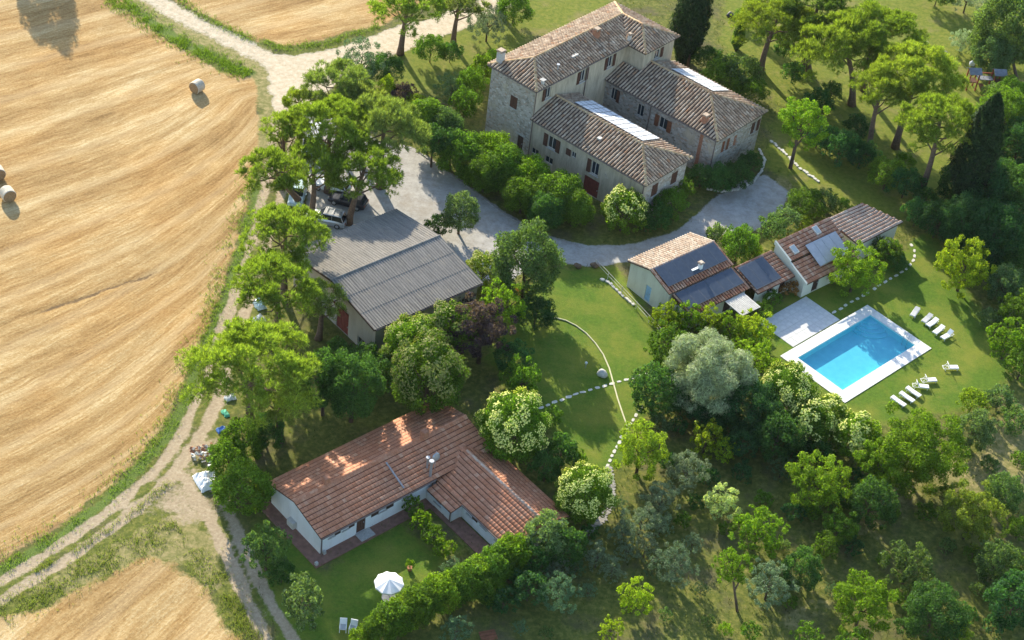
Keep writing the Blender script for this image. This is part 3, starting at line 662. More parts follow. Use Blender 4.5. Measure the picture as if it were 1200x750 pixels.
hwall(WH, (19.45, -9.85), (19.45, o_), WE2-.02, [dict(h=(3,4,.9,1.8))], 'white_plaster')
hwall(WH, (18.95, o_), (18.95, 8.2-o_), zw, [], 'white_plaster', gable=(8.2/2-o_, RZ-.12))
hwall(WH, (18.95, 8.2-o_), (.2, 8.2-o_), zw, [dict(h=(2+4*i,3+4*i,1,2.1)) for i in range(4)], 'white_plaster')
fl = dict(kind='flat', tile='terracotta_flat', bed='roof_bed_red', pitch=.34, course=.46, thick=.12)
A_, B_, C_, D_ = (-.05,0,E0), (19.3,0,E0), (19.3,8.2,E0), (-.05,8.2,E0); ra, rb = (-.05,4.1,RZ), (19.3,4.1,RZ)



roof_slope(WH, [A_, (19.3,0,E0), rb, ra], **fl); roof_slope(WH, [C_, D_, ra, rb], **fl)
w0, w1, w2, w3 = (12.85,.35,WE2), (12.85,-10.1,WE2), (19.85,-10.1,WE2), (19.85,.35,WE2); wr0, wr1 = (xw,1.75,WR), (xw,-10.1,WR)
roof_slope(WH, [w0, w1, wr1, wr0], **fl); roof_slope(WH, [w2, w3, wr0, wr1], **fl)
caps(WH, [(ra, rb)], 'terracotta_flat', .14); caps(WH, [(wr1, (xw, .9, WR))], 'pink_tile', .13)
# little porch block in the angle
hwall(WH, (11.95, .35), (11.95, -3.2), 1.66, [dict(h=(1.2,2.0,.75,1.4))], 'white_plaster'); hwall(WH, (11.95, -3.2), (13.19, -3.2), 1.66, [], 'white_plaster')
roof_slope(WH, [(11.6, .0, 1.68), (11.6, -3.45, 1.68), (13.1, -3.45, 1.98), (13.1, .0, 1.98)], **fl)
brush(WH, 'chimney', 'brick', (3.2, 3.75, 3.95, 4.5, 3.8, 4.45)); brush(WH, 'chimney', 'brick', (13.9, 14.5, 3.6, 4.2, 3.8, 4.5))
mb = MB(); mb.tube([(12.3, .5, 2.4), (12.3, .5, 4.3)], .13); mb.tube([(12.3,.5,4.3),(12.3,.5,4.55)], .24); mb.tube([(12.55,1.3,2.6),(12.55,1.3,4.0)], .1); mb.tube([(12.55,1.3,4.0),(12.55,1.3,4.2)], .2)
mb.build('flue', 'galvanized', WH)
mb = MB(); mb.tube([(13.1, .9, 2.8), (13.1, .9, 4.9)], .03); mb.tube([(13.1,.9,4.3),(13.1,.75,4.32),(13.1,.70,4.34)], [.42,.36,.05], 14); mb.build('satellite_dish', 'galvanized', WH)
mb = MB(); mb.bar((9.3, .5, 2.82), (9.3, 3.2, 3.82), .16, .08); mb.build('cable_cover', 'grey_cloth', WH)
gutter(WH, (0,-.06,2.42), (12.6,-.06,2.42)); gutter(WH, (12.79,-3.5,1.98), (12.79,-10.0,1.98)); downpipe(WH, .25, .25, 2.4); downpipe(WH, 11.88, -3.1, 1.62); downpipe(WH, 12.4, .2, 2.4)
brush(WH, 'terrace', 'paving_red', (-1.0, 11.9, -.75, o_, -.05, .10), (-1.0, .19, o_, 8.3, -.05, .10), (11.5, 13.0, -9.9, -.75, -.05, .10))
brush(WH, 'step', 'stone_trim', (4.0, 5.5, -.6, o_, .1, .2))
mb = MB(); mb.box(-.22, .19, 3.9, 4.8, .25, .95); mb.box(-.26, -.221, 4.05, 4.65, .3, .9); mb.build('air_conditioner', 'light_frame', WH)
for q in ((-.9, -.6), (.4, .05)): brush(WH, 'terrace_post', 'stone_trim', (q[0], q[0]+.25, q[1], q[1]+.25, .1, .42))

# ------------------------------------------------------------------ barn
BE, BR = 4.4, 5.62; bo = P(440.4, 386.8, BE); BARN = empty('barn', (bo[0], bo[1], 0), R_(45.0))
tag(BARN, 'rendered barn with grey corrugated roof and rust red door', 'barn')
bw, bl = 14.75, 13.42
hwall(BARN, (.3, bw-.4), (.3, .4), BE-.03, [dict(h=(7.6, 9.6, 0, 2.7), kind='door', door_mat='rust_door'), dict(h=(11.2, 12.4, .3, 1.3), sill=True), dict(h=(3, 4, 1.8, 2.6))], 'barn_plaster', gable=(bw/2-.4, BR-.1))
hwall(BARN, (.3, .4), (bl-.3, .4), BE-.03, [dict(h=(2,3,2.2,3)), dict(h=(6,7,2.2,3)), dict(h=(10,11,2.2,3))], 'barn_plaster')
hwall(BARN, (bl-.3, .4), (bl-.3, bw-.4), BE-.03, [dict(h=(5,8,0,3), kind='door', door_mat='brown_wood')], 'barn_plaster', gable=(bw/2-.4, BR-.1))
hwall(BARN, (bl-.3, bw-.4), (.3, bw-.4), BE-.03, [], 'barn_plaster')
def corrugated(parent, p0, p1, up0, up1, rows=3, pitch=.31, amp=.045):
    p0, p1, up0, up1 = [np.array(q, float) for q in (p0, p1, up0, up1)]; n = np.cross(p1-p0, up0-p0); n /= np.linalg.norm(n); n = n if n[2] > 0 else -n
    L = np.linalg.norm(p1 - p0); ns = int(L / pitch * 6)
    for r in range(rows):
        V = []; F_ = []
        for j, f in enumerate((r/rows - (.012 if r else 0), (r+1)/rows)):
            for i in range(ns + 1):
                s = i / ns; q = (p0*(1-s)+p1*s)*(1-f) + (up0*(1-s)+up1*s)*f
                V.append(q + n * (.06 + (.025 if j == 0 else 0.0) + amp * math.sin(2*math.pi*s*L/pitch)))
        for i in range(ns): F_.append((i, i+1, ns+2+i, ns+1+i))
        me = fast_mesh('corrugated_sheet', np.array(V), np.array(F_), ['corrugated']); me.polygons.foreach_set('use_smooth', np.ones(len(F_), bool))
        o = link('roof_sheet', me, parent)
for ya in (0, bw): corrugated(BARN, (-.15,ya,BE), (bl+.1,ya,BE), (-.15,bw/2,BR), (bl+.1,bw/2,BR))
mb = MB()
for ya, sg in ((0, 1), (bw, -1)):
    mb.mesh8([(-.1,ya,BE-.12),(bl,ya,BE-.12),(bl,bw/2,BR-.12),(-.1,bw/2,BR-.12),(-.1,ya,BE-.01),(bl,ya,BE-.01),(bl,bw/2,BR-.01),(-.1,bw/2,BR-.01)])
mb.build('roof_frame', 'dark_wood', BARN)
mb = MB(); mb.tube([(-.2,bw/2,BR+.06),(bl+.15,bw/2,BR+.06)], .13, 10); mb.build('ridge_cap', 'corrugated', BARN)
mb = MB(); mb.bar((-.17,0,BE-.02),(-.17,bw/2,BR-.02),.06,.2); mb.bar((-.17,bw,BE-.02),(-.17,bw/2,BR-.02),.06,.2); mb.build('bargeboard', 'dark_wood', BARN)
mb = MB(); mb.bar((.1, 4.6, 2.95), (.1, 7.4, 2.95), .12, .1); mb.build('door_rail', 'rust_door', BARN)
gutter(BARN, (0,-.07,BE-.06), (bl,-.07,BE-.06))

# ------------------------------------------------------------------ pool houses: cream outhouse, tiled cottage, end annexe
po = P(784.4, 344.8, 3.3); PH = empty('cream_outhouse', (po[0], po[1], 0), R_(44.24))
tag(PH, 'cream outhouse with pale blue door and dark solar mats on stepped roofs', 'outhouse')
pe, pr = 3.3, 4.35
hwall(PH, (.25, 6.5-.3), (.25, .15), pe-.02, [dict(h=(2.7, 3.5, 0.1, 2.1), kind='door', door_mat='blue_door')], 'cream_plaster', gable=(3.05, pr-.12))
hwall(PH, (.25, .15), (9.2, .15), pe-.02, [], 'cream_plaster'); hwall(PH, (9.2, .15), (9.2, 6.2), pe-.02, [], 'cream_plaster', gable=(3.05, pr-.12)); hwall(PH, (9.2, 6.2), (.25, 6.2), pe-.02, [dict(h=(3, 4, 1.2, 2.2))], 'cream_plaster')
cp = dict(tile='terracotta_cottage', bed='roof_bed_red', pitch=.36, course=.42, thick=.12)
roof_slope(PH, [(0,0,pe),(9.45,0,pe),(9.45,3.2,pr),(0,3.2,pr)], **cp); roof_slope(PH, [(9.45,6.5,pe),(0,6.5,pe),(0,3.2,pr),(9.45,3.2,pr)], kind='coppo', tile='pale_tile', bed='roof_bed', pitch=.36, course=.42, thick=.12)
caps(PH, [((0,3.2,pr),(9.45,3.2,pr))], 'pale_tile', .13); caps(PH, [((.08,0,pe),(.08,3.2,pr)),((9.37,0,pe),(9.37,3.2,pr))], 'terracotta_cottage', .11)
sl_ = (pr - pe) / 3.2; q = lambda u, v: (u, v, pe + sl_ * v)
panels(PH, [q(.35,.65), q(9.1,.65), q(9.1,3.08), q(.35,3.08)], 7, 1, 'solar_mat', 'solar_cell', .012, .25, 'roof_felt')
brush(PH, 'skylight', 'white_paint', (4.2, 5.2, 1.0, 1.6, 3.75, 3.98)); chimney(PH, 5.3, 1.0, 3.5, 4.4, .38, 'white_plaster', 'pale_tile')
# lower lean-to roof
hwall(PH, (.7, .14), (.7, -2.7), 2.15, [], 'cream_plaster'); hwall(PH, (.7, -2.7), (9.0, -2.7), 2.15, [dict(h=(5.2, 6.4, .05, 2.0), kind='door'), dict(h=(2, 3, 1, 1.9))], 'cream_plaster'); hwall(PH, (9.0, -2.7), (9.0, .14), 2.15, [], 'cream_plaster')
roof_slope(PH, [(.45,-3.0,2.25),(9.3,-3.0,2.25),(9.3,.0,3.02),(.45,.0,3.02)], **cp)
q = lambda u, v: (u, v, 2.25 + (.77/3) * (v + 3)); panels(PH, [q(.7,-2.3), q(8.95,-2.3), q(8.95,-.1), q(.7,-.1)], 6, 1, 'solar_mat', 'solar_cell', .012, .25, 'roof_felt')
caps(PH, [((9.22,-3.0,2.25),(9.22,0,3.02))], 'terracotta_cottage', .11)
# awning with its posts
mb = MB(); mb.mesh8([(5.4,-5.7,1.98),(8.2,-5.7,1.98),(8.2,-3.1,2.12),(5.4,-3.1,2.12),(5.4,-5.7,2.03),(8.2,-5.7,2.03),(8.2,-3.1,2.17),(5.4,-3.1,2.17)])
for i in range(12): mb.bar((5.45+.23*i,-5.72,2.045),(5.45+.23*i,-3.1,2.185),.05,.03)
aw = mb.build('awning', 'light_frame', PH)
for x in (5.5, 8.1): brush(aw, 'awning_post', 'brown_wood', (x-.05, x+.05, -5.6, -5.5, 0, 1.98))

TC = empty('tiled_cottage', (po[0], po[1], 0), R_(44.24)); tag(TC, 'red tiled cottage with two skylights beside the pool patio', 'cottage')
# low link with its dark mat, then the taller part
hwall(TC, (9.4, -3.7), (15.2, -3.7), 2.2, [dict(h=(2,3,.9,1.9)), dict(h=(4,4.9,.05,2.05), kind='door')], 'cream_plaster'); hwall(TC, (15.2, -.3), (9.4, -.3), 3.1, [], 'cream_plaster')
roof_slope(TC, [(9.32,-4.15,2.2),(15.1,-4.15,2.2),(15.1,-.3,3.2),(9.32,-.3,3.2)], kind='flat', tile='terracotta_cottage', bed='roof_bed_red', pitch=.36, course=.44, thick=.12)
q = lambda u, v: (u, v, 2.2 + (1/3.85) * (v + 4.15)); panels(TC, [q(9.45,-3.75), q(13.3,-3.75), q(13.3,-.6), q(9.45,-.6)], 3, 1, 'solar_mat', 'solar_cell', .012, .21, 'roof_felt')
hwall(TC, (15.3, -.5), (15.3, -5.4), 2.3, [], 'cream_plaster'); hwall(TC, (15.3, -5.4), (23.6, -5.4), 2.25, [dict(h=(1.6, 2.6, 0.05, 2.1), kind='door'), dict(h=(4,5,1,2))], 'cream_plaster'); hwall(TC, (23.6, -5.4), (23.6, -.5), 2.3, [], 'cream_plaster'); hwall(TC, (23.6, -.5), (15.3, -.5), 4.3, [], 'cream_plaster')
for x in (15.31, 23.5):
    mb = MB(); mb.mesh8([(x,-5.4,2.3),(x+.09,-5.4,2.3),(x+.09,-.5,2.3),(x,-.5,2.3),(x,-5.4,2.31),(x+.09,-5.4,2.31),(x+.09,-.5,4.3),(x,-.5,4.3)]); mb.build('gable_wall', 'cream_plaster', TC)
ct = dict(kind='flat', tile='terracotta_cottage', bed='roof_bed_red', pitch=.36, course=.46, thick=.12)
roof_slope(TC, [(15.1,-3.05,3.42),(23.8,-3.05,3.42),(23.8,-.5,4.42),(15.1,-.5,4.42)], **ct); roof_slope(TC, [(15.1,-5.85,2.2),(23.8,-5.85,2.2),(23.8,-3.15,3.22),(15.1,-3.15,3.22)], **ct)
mb = MB(); mb.mesh8([(15.0,-5.85,2.05),(15.22,-5.85,2.05),(15.22,-3.1,3.1),(15.0,-3.1,3.1),(15.0,-5.85,2.36),(15.22,-5.85,2.36),(15.22,-3.1,3.42),(15.0,-3.1,3.42)])
mb.mesh8([(15.0,-3.09,3.2),(15.22,-3.09,3.2),(15.22,-.5,4.2),(15.0,-.5,4.2),(15.0,-3.09,3.62),(15.22,-3.09,3.62),(15.22,-.5,4.62),(15.0,-.5,4.62)]); mb.build('parapet', 'cream_plaster', TC)
z1 = lambda v: 3.42 + (1.0/2.55) * (v + 3.05)
for u0, v0 in ((16.2, -2.6), (20.6, -1.75)):
    mb = MB(); pts = [(u0,v0),(u0+.75,v0),(u0+.75,v0+.95),(u0,v0+.95)]; mb.mesh8([(*p_, z1(p_[1])+.02) for p_ in pts] + [(*p_, z1(p_[1])+.2) for p_ in pts])
    s = mb.build('skylight', 'light_frame', TC); mb = MB(); c2 = (u0+.375, v0+.475); mb.face([(c2[0]+(p_[0]-c2[0])*.78, c2[1]+(p_[1]-c2[1])*.78, z1(c2[1]+(p_[1]-c2[1])*.78)+.206) for p_ in pts]); mb.build('pane', 'skylight_glass', s)
zq = lambda v: 2.55 + .31 * (v + 4.95)
panels(TC, [(18.0,-4.95,zq(-4.95)+.2),(22.9,-4.95,zq(-4.95)+.2),(22.9,-2.3,zq(-2.3)+.55),(18.0,-2.3,zq(-2.3)+.55)], 4, 1, 'solar_panel', 'pale_panel', .012, .17, 'galvanized')
AN = empty('pool_annexe', (po[0], po[1], 0), R_(44.24)); tag(AN, 'cream annexe under a pale single pitch tiled roof', 'outhouse')
hwall(AN, (24.4, -.2), (24.9, -4.4), 2.95, [], 'cream_plaster'); hwall(AN, (24.9, -4.4), (31.9, -4.25), 2.95, [dict(h=(4,5,1,2))], 'cream_plaster'); hwall(AN, (31.9, -4.25), (29.9, -.3), 2.95, [], 'cream_plaster'); hwall(AN, (29.9, -.3), (24.4, -.2), 3.6, [], 'cream_plaster')
for q in ([(24.9,-4.4,2.95),(24.4,-.2,2.95),(24.4,-.2,3.5)], [(31.9,-4.25,2.95),(29.9,-.3,2.95),(29.9,-.3,3.5)]): mb = MB(); mb.face(q); mb.build('gable_wall', 'cream_plaster', AN)
roof_slope(AN, [(24.5,-4.75,3.05),(32.3,-4.55,3.05),(30.1,-.05,3.75),(24.0,-.05,3.75)], kind='flat', tile='pink_tile', bed='roof_bed_red', pitch=.34, course=.42, thick=.12)

# ------------------------------------------------------------------ pool, patio
PO = empty('swimming_pool', (POOL_O[0], POOL_O[1], 0), POOL_A); tag(PO, 'rectangular blue swimming pool with white stone surround', 'pool')
mb = MB(); i0, i1, j0, j1, dpt = 1.35, 13.45, 1.4, 7.42, -.85
mb.face([(i0,j0,dpt),(i1,j0,dpt),(i1,j1,dpt),(i0,j1,dpt)])
for p_, q_ in (((i0,j0),(i1,j0)),((i1,j0),(i1,j1)),((i1,j1),(i0,j1)),((i0,j1),(i0,j0))): mb.face([(*p_,dpt),(*p_,.02),(*q_,.02),(*q_,dpt)])
mb.build('basin', 'pool_tile', PO)
for si, rr in enumerate((2.9, 2.3, 1.7, 1.1)):
    mb = MB(); mb.prism([(i1-.003, j1-.003)] + [(i1-.003 - rr*math.sin(t_), j1-.003 - rr*math.cos(t_)) for t_ in np.linspace(0, math.pi/2, 14)][::-1], dpt+.002, -.72+.14*si); mb.build('pool_step', 'pool_tile', PO)
mb = MB(); nu_, nv_ = 40, 20
for i in range(nu_):
    for j in range(nv_): mb.face([(i0+(i1-i0)*(i+a_)/nu_, j0+(j1-j0)*(j+b_)/nv_, -.12) for a_, b_ in ((0,0),(1,0),(1,1),(0,1))])
mb.build('water', 'water', PO)
# coping slabs, one by one
def slab_strip(u0, u1, v0, v1, n, alongu):
    for i in range(n):
        if alongu: a_, b_, c_, d_ = u0+(u1-u0)*i/n+.008, u0+(u1-u0)*(i+1)/n-.008, v0, v1
        else: a_, b_, c_, d_ = u0, u1, v0+(v1-v0)*i/n+.008, v0+(v1-v0)*(i+1)/n-.008
        brush(PO, 'coping_slab', 'coping_stone', (a_, b_, c_, d_, -.06, .055 + .004 * (i % 3)))
slab_strip(0, 14.55, 0, 1.38, 15, True); slab_strip(0, 14.55, 7.44, 8.7, 15, True); slab_strip(0, 1.33, 1.395, 7.425, 6, False); slab_strip(13.47, 14.55, 1.395, 7.425, 6, False)
brush(PO, 'bedding', 'grey_stone', (0.02, 14.53, .02, 1.34, -.3, .02), (.02, 14.53, 7.46, 8.68, -.3, .02), (.02, 1.3, 1.38, 7.44, -.3, .02), (13.5, 14.53, 1.38, 7.44, -.3, .02))
# poolside ladder rails and rubber mats drying at the edge
for v_ in (2.2, 2.75):
    mb = MB(); mb.tube([(13.75,v_,.05),(13.75,v_,.75),(13.6,v_,.9),(13.3,v_,.85),(13.2,v_,.4),(13.2,v_,-.9)], .025, 6); mb.build('ladder_rail', 'alloy', PO)
PT = struct(empty('patio', (POOL_O[0], POOL_O[1], 0), POOL_A), 'pale paved patio between the cottage and the pool')
sm = MB(); sm.box(-.475, .475, -.585, .585, -.06, .03); sme = sm.mesh('slab', 'patio_stone')
for i in range(8):
    for j in range(4):
        o = link('slab', sme, PT); o.location = (2.75 + .965*i, 9.45 + 1.19*j, .002 * ((i*3+j*5) % 4))
# ------------------------------------------------------------------ vegetation
def leaf_quads(rng, c, nrm, length, width, up=0.0):
    """one rhombic leaf or tuft per centre"""
    n = len(c); nrm = nrm / (np.linalg.norm(nrm, axis=1, keepdims=True) + 1e-9)
    t = rng.normal(size=(n, 3)); t[:, 2] += up; t -= nrm * (t * nrm).sum(1, keepdims=True); t /= (np.linalg.norm(t, axis=1, keepdims=True) + 1e-9)
    b = np.cross(nrm, t); l = length * rng.uniform(.7, 1.3, (n, 1)); w = width * rng.uniform(.7, 1.3, (n, 1))
    v = np.stack([c - t*l/2, c + b*w/2 + nrm*w*.12, c + t*l/2, c - b*w/2 + nrm*w*.12], 1).reshape(-1, 3)
    return v, np.arange(n * 4).reshape(-1, 4)
def needle_quads(rng, c, d, length, width):
    n = len(c); b = np.cross(d, rng.normal(size=(n, 3))); b /= (np.linalg.norm(b, axis=1, keepdims=True) + 1e-9); l = length * rng.uniform(.7, 1.3, (n, 1))
    v = np.stack([c - d*l/2, c + b*width/2 + d*l*.1, c + d*l/2, c - b*width/2 + d*l*.1], 1).reshape(-1, 3)
    return v, np.arange(n * 4).reshape(-1, 4)
def sph(rng, n):
    v = rng.normal(size=(n, 3)); return v / np.linalg.norm(v, axis=1, keepdims=True)
def crown_points(kind, r, h, rng):
    C = []; Nn = []
    if kind == 'pine':
        nc = int(34 + r * 9)
        for i in range(nc):
            rho = math.sqrt(rng.uniform(0, 1)) * .9; th = rng.uniform(0, 2*math.pi)
            zc = h * (1 - rho**2.2) * .95 - h * .35 + rng.normal(0, .10) * h
            if rng.uniform() < .22: zc -= h * rng.uniform(.2, .7)
            cr = r * rng.uniform(.11, .20); c = np.array([rho*r*math.cos(th), rho*r*math.sin(th), zc])
            d = sph(rng, int(cr*cr*4*math.pi*4.2)); d = d[d[:, 2] > -.35]; tc = c + d * (cr, cr, cr*.7) * rng.uniform(.45, 1.05, (len(d), 1))
            kb = 13; dd = np.repeat(d, kb, 0) * .45 + sph(rng, len(d)*kb) * .75 + np.array([0, 0, .55]); dd /= np.linalg.norm(dd, axis=1, keepdims=True)
            C.append(np.repeat(tc, kb, 0) + dd * .2); Nn.append(dd)
    elif kind == 'cypress':
        n = int(1500 * h * r); z = rng.uniform(-1, 1, n); th = rng.uniform(0, 2*math.pi, n)
        prof = np.clip(1 - ((z + .35) / 1.35)**2, .02, 1)**.7 * np.where(z < -.35, np.clip((z + 1) / .65, .35, 1), 1)
        lump = .82 + .18 * np.sin(th*5 + z*9) * np.cos(z*17 + th*2)
        rr = r * prof * lump * rng.uniform(.72, 1.05, n)
        C.append(np.stack([rr*np.cos(th), rr*np.sin(th), z*h], 1)); Nn.append(np.stack([np.cos(th), np.sin(th), .25 + 0*th], 1) + rng.normal(0, .4, (n, 3)))
    else:
        p = dict(round=(44, 17, .60, .90, .13, .24, 46, -.75), loose=(34, 15, .35, .96, .09, .19, 50, -.85), olive=(40, 16, .30, .95, .09, .18, 70, -.8), willow=(40, 12, .5, .88, .14, .24, 60, -.8), bush=(26, 16, .45, .88, .14, .27, 46, -.35), hedge=(34, 16, .60, .84, .20, .30, 46, -.5))[kind]
        nc = int(p[0] + p[1] * r); m = min(r, h)
        golden = 2.399963
        for i in range(nc):
            zz = 1 - (i + .5) / nc * (1 - p[7]); th = golden * i + rng.uniform(-.5, .5); s = math.sqrt(max(0, 1 - zz*zz))
            d0 = np.array([s*math.cos(th), s*math.sin(th), zz]); c = d0 * (r, r, h) * rng.uniform(p[2], p[3]); cr = m * rng.uniform(p[4], p[5])
            d = sph(rng, int(cr*cr*4*math.pi*p[6])); d = d[(d @ d0) > -.55]
            C.append(c + d * cr * rng.uniform(.55, 1.06, (len(d), 1))); Nn.append(d * .85 + rng.normal(0, .5, d.shape))
        n = int(r * r * h * 16); d = sph(rng, n) * rng.uniform(.1, .62, (n, 1)); C.append(d * (r, r, h)); Nn.append(rng.normal(size=(n, 3)))
    return np.concatenate(C), np.concatenate(Nn)
LEAF = dict(pine=(.52, .055, .9), cypress=(.36, .12, 1.5), round=(.20, .125, 0), loose=(.22, .135, 0), olive=(.22, .065, .4), willow=(.38, .07, -.8), bush=(.19, .12, 0), hedge=(.19, .12, 0))
LIB = {}
def lib(kind, r, h, var):
    key = (kind, r, var)
    if key not in LIB:
        rng = np.random.default_rng(abs(hash(kind)) % 1 + int(r * 100) + var * 977 + len(kind) * 31)
        c, n = crown_points(kind, r, h, rng); lf = LEAF[kind]
        v, q = leaf_quads(rng, c, n, *lf) if kind != 'pine' else needle_quads(rng, c, n, lf[0], lf[1])
        me = fast_mesh('crown', v, q, ['needle' if kind in ('pine', 'cypress') else 'grey_leaf' if kind in ('olive', 'willow') else 'leaf'])
        # flowers sit on the upper outer shell
        sel = (c[:, 2] > h * .05) & (np.linalg.norm(c / (r, r, h), axis=1) > .86); cc = c[sel]
        fl_ = None
        if kind == 'round':
            pick = rng.uniform(size=len(cc)) < .6
            v, q = leaf_quads(rng, cc[pick] * 1.03, cc[pick] + rng.normal(0, .6, cc[pick].shape), .19, .15); fl_ = fast_mesh('blossom', v, q, ['blossom'])
        LIB[key] = (me, fl_, r, h)
    return LIB[key]
SIZES = dict(pine=(3.2, 4.6, 6.0), round=(1.4, 2.3, 3.4), loose=(1.4, 2.3, 3.4, 5.0), olive=(1.5, 2.4), willow=(4.2,), bush=(1.0, 1.8, 2.6), hedge=(1.8, 2.6), cypress=(1.6,))
ASP = dict(pine=.52, round=1.0, loose=.95, olive=.85, willow=1.0, bush=.85, hedge=1.0, cypress=4.0)
TRUNKS = {}
def trunk_mesh(kind, var):
    key = (kind, var)
    if key not in TRUNKS:                        # unit tree: ground at 0, crown centre at 1, limbs spreading to +-.45
        rng = np.random.default_rng(var * 31 + len(kind)); mb = MB()
        bend = rng.normal(0, .03, 2)
        mb.tube([(0,0,-.03),(bend[0]*.5,bend[1]*.5,.35),(bend[0],bend[1],.7),(0,0,1.05)], [.075,.06,.05,.03], 7)
        for i in range(7):
            th = 2.4*i + rng.uniform(-.4,.4); z0 = .5 + .07*i; L_ = rng.uniform(.35,.6)
            mb.tube([(0,0,z0),(L_*.5*math.cos(th),L_*.5*math.sin(th),z0+.16),(L_*math.cos(th),L_*math.sin(th),z0+.42)], [.035,.025,.01], 5, cap=False)
        TRUNKS[key] = mb.mesh('trunk', 'bark', True)
    return TRUNKS[key]
vr = np.random.default_rng(21)
TINT = dict(  # leaf colours of the kinds
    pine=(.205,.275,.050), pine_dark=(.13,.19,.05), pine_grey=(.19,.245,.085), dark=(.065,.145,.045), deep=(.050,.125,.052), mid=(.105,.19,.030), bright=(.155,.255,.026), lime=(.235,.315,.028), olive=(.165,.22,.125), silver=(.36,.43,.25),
    privet=(.13,.235,.03), purple=(.085,.060,.088), cypress=(0.030,0.063,0.027), yellow=(.20,.28,.035), greygreen=(.11,.18,.07), rust=(0.300,0.165,0.075), sage=(.125,.20,.10))
ADJ = dict(mid='fresh green ', dark='dark green ', deep='deep green ', bright='bright green ', lime='lime green ', greygreen='grey green ', sage='bluish green ', olive='', yellow='yellowish ', rust='rust brown ')
def plant(kind, tint, cx, cy, rpx, label, cat='tree', group=None, asp=None, zc=None, blossom=0.0, trunk=True, base=None, name=None):
    rpx = rpx * (1.10 if cy < 540 else 1.13)
    if group: label = ADJ.get(tint, '') + label; group = group
    asp = asp or ASP[kind]
    k0 = ppm(P(cx, cy, zc or 2.0)); r = rpx / k0
    h = r * asp
    if base is not None:                         # tall tree whose foot was seen
        b = P(*base); zc = zc or height_of(base[0], base[1], cx, cy); c = P(cx, cy, zc); r = rpx / ppm(c); h = r * asp
    else:
        if zc is None: zc = h * (.92 if kind in ('bush', 'olive', 'hedge') else .97) + (0 if kind in ('bush', 'hedge') else .12)
        c = P(cx, cy, zc); b = np.array([c[0], c[1], 0])
    R0 = min(SIZES[kind], key=lambda q: abs(math.log(q / r))); var = int(vr.integers(0, 2 if kind != 'willow' else 1))
    me, fl_, mr, mh = lib(kind, R0, R0 * ASP[kind], var)
    nm = name or dict(pine='pine_tree', cypress='cypress_tree', olive='olive_tree', willow='willow_tree', bush='shrub', hedge='shrub').get(kind, 'tree' if cat == 'tree' else 'shrub')
    root = empty(nm, (b[0], b[1], 0)); tag(root, label, cat, group)
    off = c - b; rz = vr.uniform(0, 6.28)
    co = link('crown', me, root); co.location = (off[0], off[1], zc); co.scale = (r/mr, r/mr, h/mh); co.rotation_euler = (0, 0, rz)
    f = vr.uniform(.85, 1.18); t_ = TINT[tint]; co.color = (t_[0]*f*vr.uniform(.93,1.07), t_[1]*f, t_[2]*f, 1)
    if blossom and fl_ is not None:
        bl_ = link('blossom', fl_, root); bl_.location = co.location; bl_.scale = co.scale; bl_.rotation_euler = co.rotation_euler
        bl_.color = (.52*blossom + .06, .52*blossom + .08, .20*blossom + .02, 1)
    if trunk:
        if kind == 'pine':
            mb = MB(); n_ = 7; top = np.array([off[0], off[1], zc + h*.1]); sway = vr.normal(0, .25, 2)
            ptsl = []
            for i in range(n_):
                q = i / (n_ - 1); ptsl.append((top[0]*q**1.1 + sway[0]*math.sin(q*3.1), top[1]*q**1.1 + sway[1]*math.sin(q*3.1), -.1 + (top[2] + .1) * q))
            rb = .26 + r * .035
            mb.tube(ptsl, [rb*(1.25 if i == 0 else 1) * (1 - .62*i/(n_-1)) for i in range(n_)], 9)
            for i in range(10):
                q = .55 + .045*i; j = q * (n_ - 1); i0_ = int(j); fr_ = j - i0_; s0 = np.array(ptsl[i0_])*(1-fr_) + np.array(ptsl[min(i0_+1, n_-1)])*fr_
                th = 2.4*i + vr.uniform(-.3,.3); rr = r * vr.uniform(.45,.8); e_ = np.array([off[0] + rr*math.cos(th), off[1] + rr*math.sin(th), zc - h*.1 + h*.25*vr.uniform(-1,1)])
                md = s0*.5 + e_*.5 + np.array([0,0,-.08*r]); mb.tube([s0, md, e_], [.11,.075,.03], 5, cap=False)
            mb.build('trunk', 'pine_bark', root, True)
        else:
            to = link('trunk', trunk_mesh(kind, var), root); hz = zc; w_ = min(r, hz*.7) * (1.0 if kind != 'bush' else .8)
            to.scale = (w_, w_, hz)
            if base is not None:                # lean towards the crown
                ang = math.atan2(math.hypot(off[0], off[1]), hz)
                if ang > .03: to.rotation_mode = 'AXIS_ANGLE'; to.rotation_axis_angle = (ang, -off[1], off[0], 0)
    return root

# --- pines along the farm track and yard
G = 'stone pines along the farm track'
lab = lambda s: s
plant('pine','pine',478,6,42,'umbrella pine on a tall trunk beside the gravel road','tree',base=(469,63))
plant('pine','pine_grey',540,3,30,'umbrella pine with forked trunk behind the farmhouse garden','tree',base=(531,52))
plant('pine','pine',594,-38,38,'pine trunk by tall dry bushes at the garden edge','tree',base=(587,18))
plant('pine','pine',332,150,28,'small ragged pine at the field corner by the road junction','tree',zc=8,asp=.6)
plant('pine','pine',322,200,38,'pine leaning over a parked pale car by the track','tree',zc=8.5,asp=.6,base=(352,237))
plant('pine','pine_grey',398,102,42,'pine beside the pale road junction','tree',zc=8.5,asp=.6)
plant('pine','pine',388,150,52,'spreading pine over the parking area','tree',zc=8.5,asp=.6)
plant('pine','pine_grey',450,150,50,'blue green pine beside the clipped garden hedge','tree',zc=8,asp=.65)
plant('pine','pine',428,197,44,'pine with bare leaning trunk beside the dark car','tree',base=(408,262),asp=.55)
plant('pine','pine',335,272,48,'bright umbrella pine between the track and the barn','tree',zc=8.5,asp=.62)
plant('pine','pine',322,335,52,'umbrella pine over stored junk beside the track','tree',zc=8.0,asp=.6)
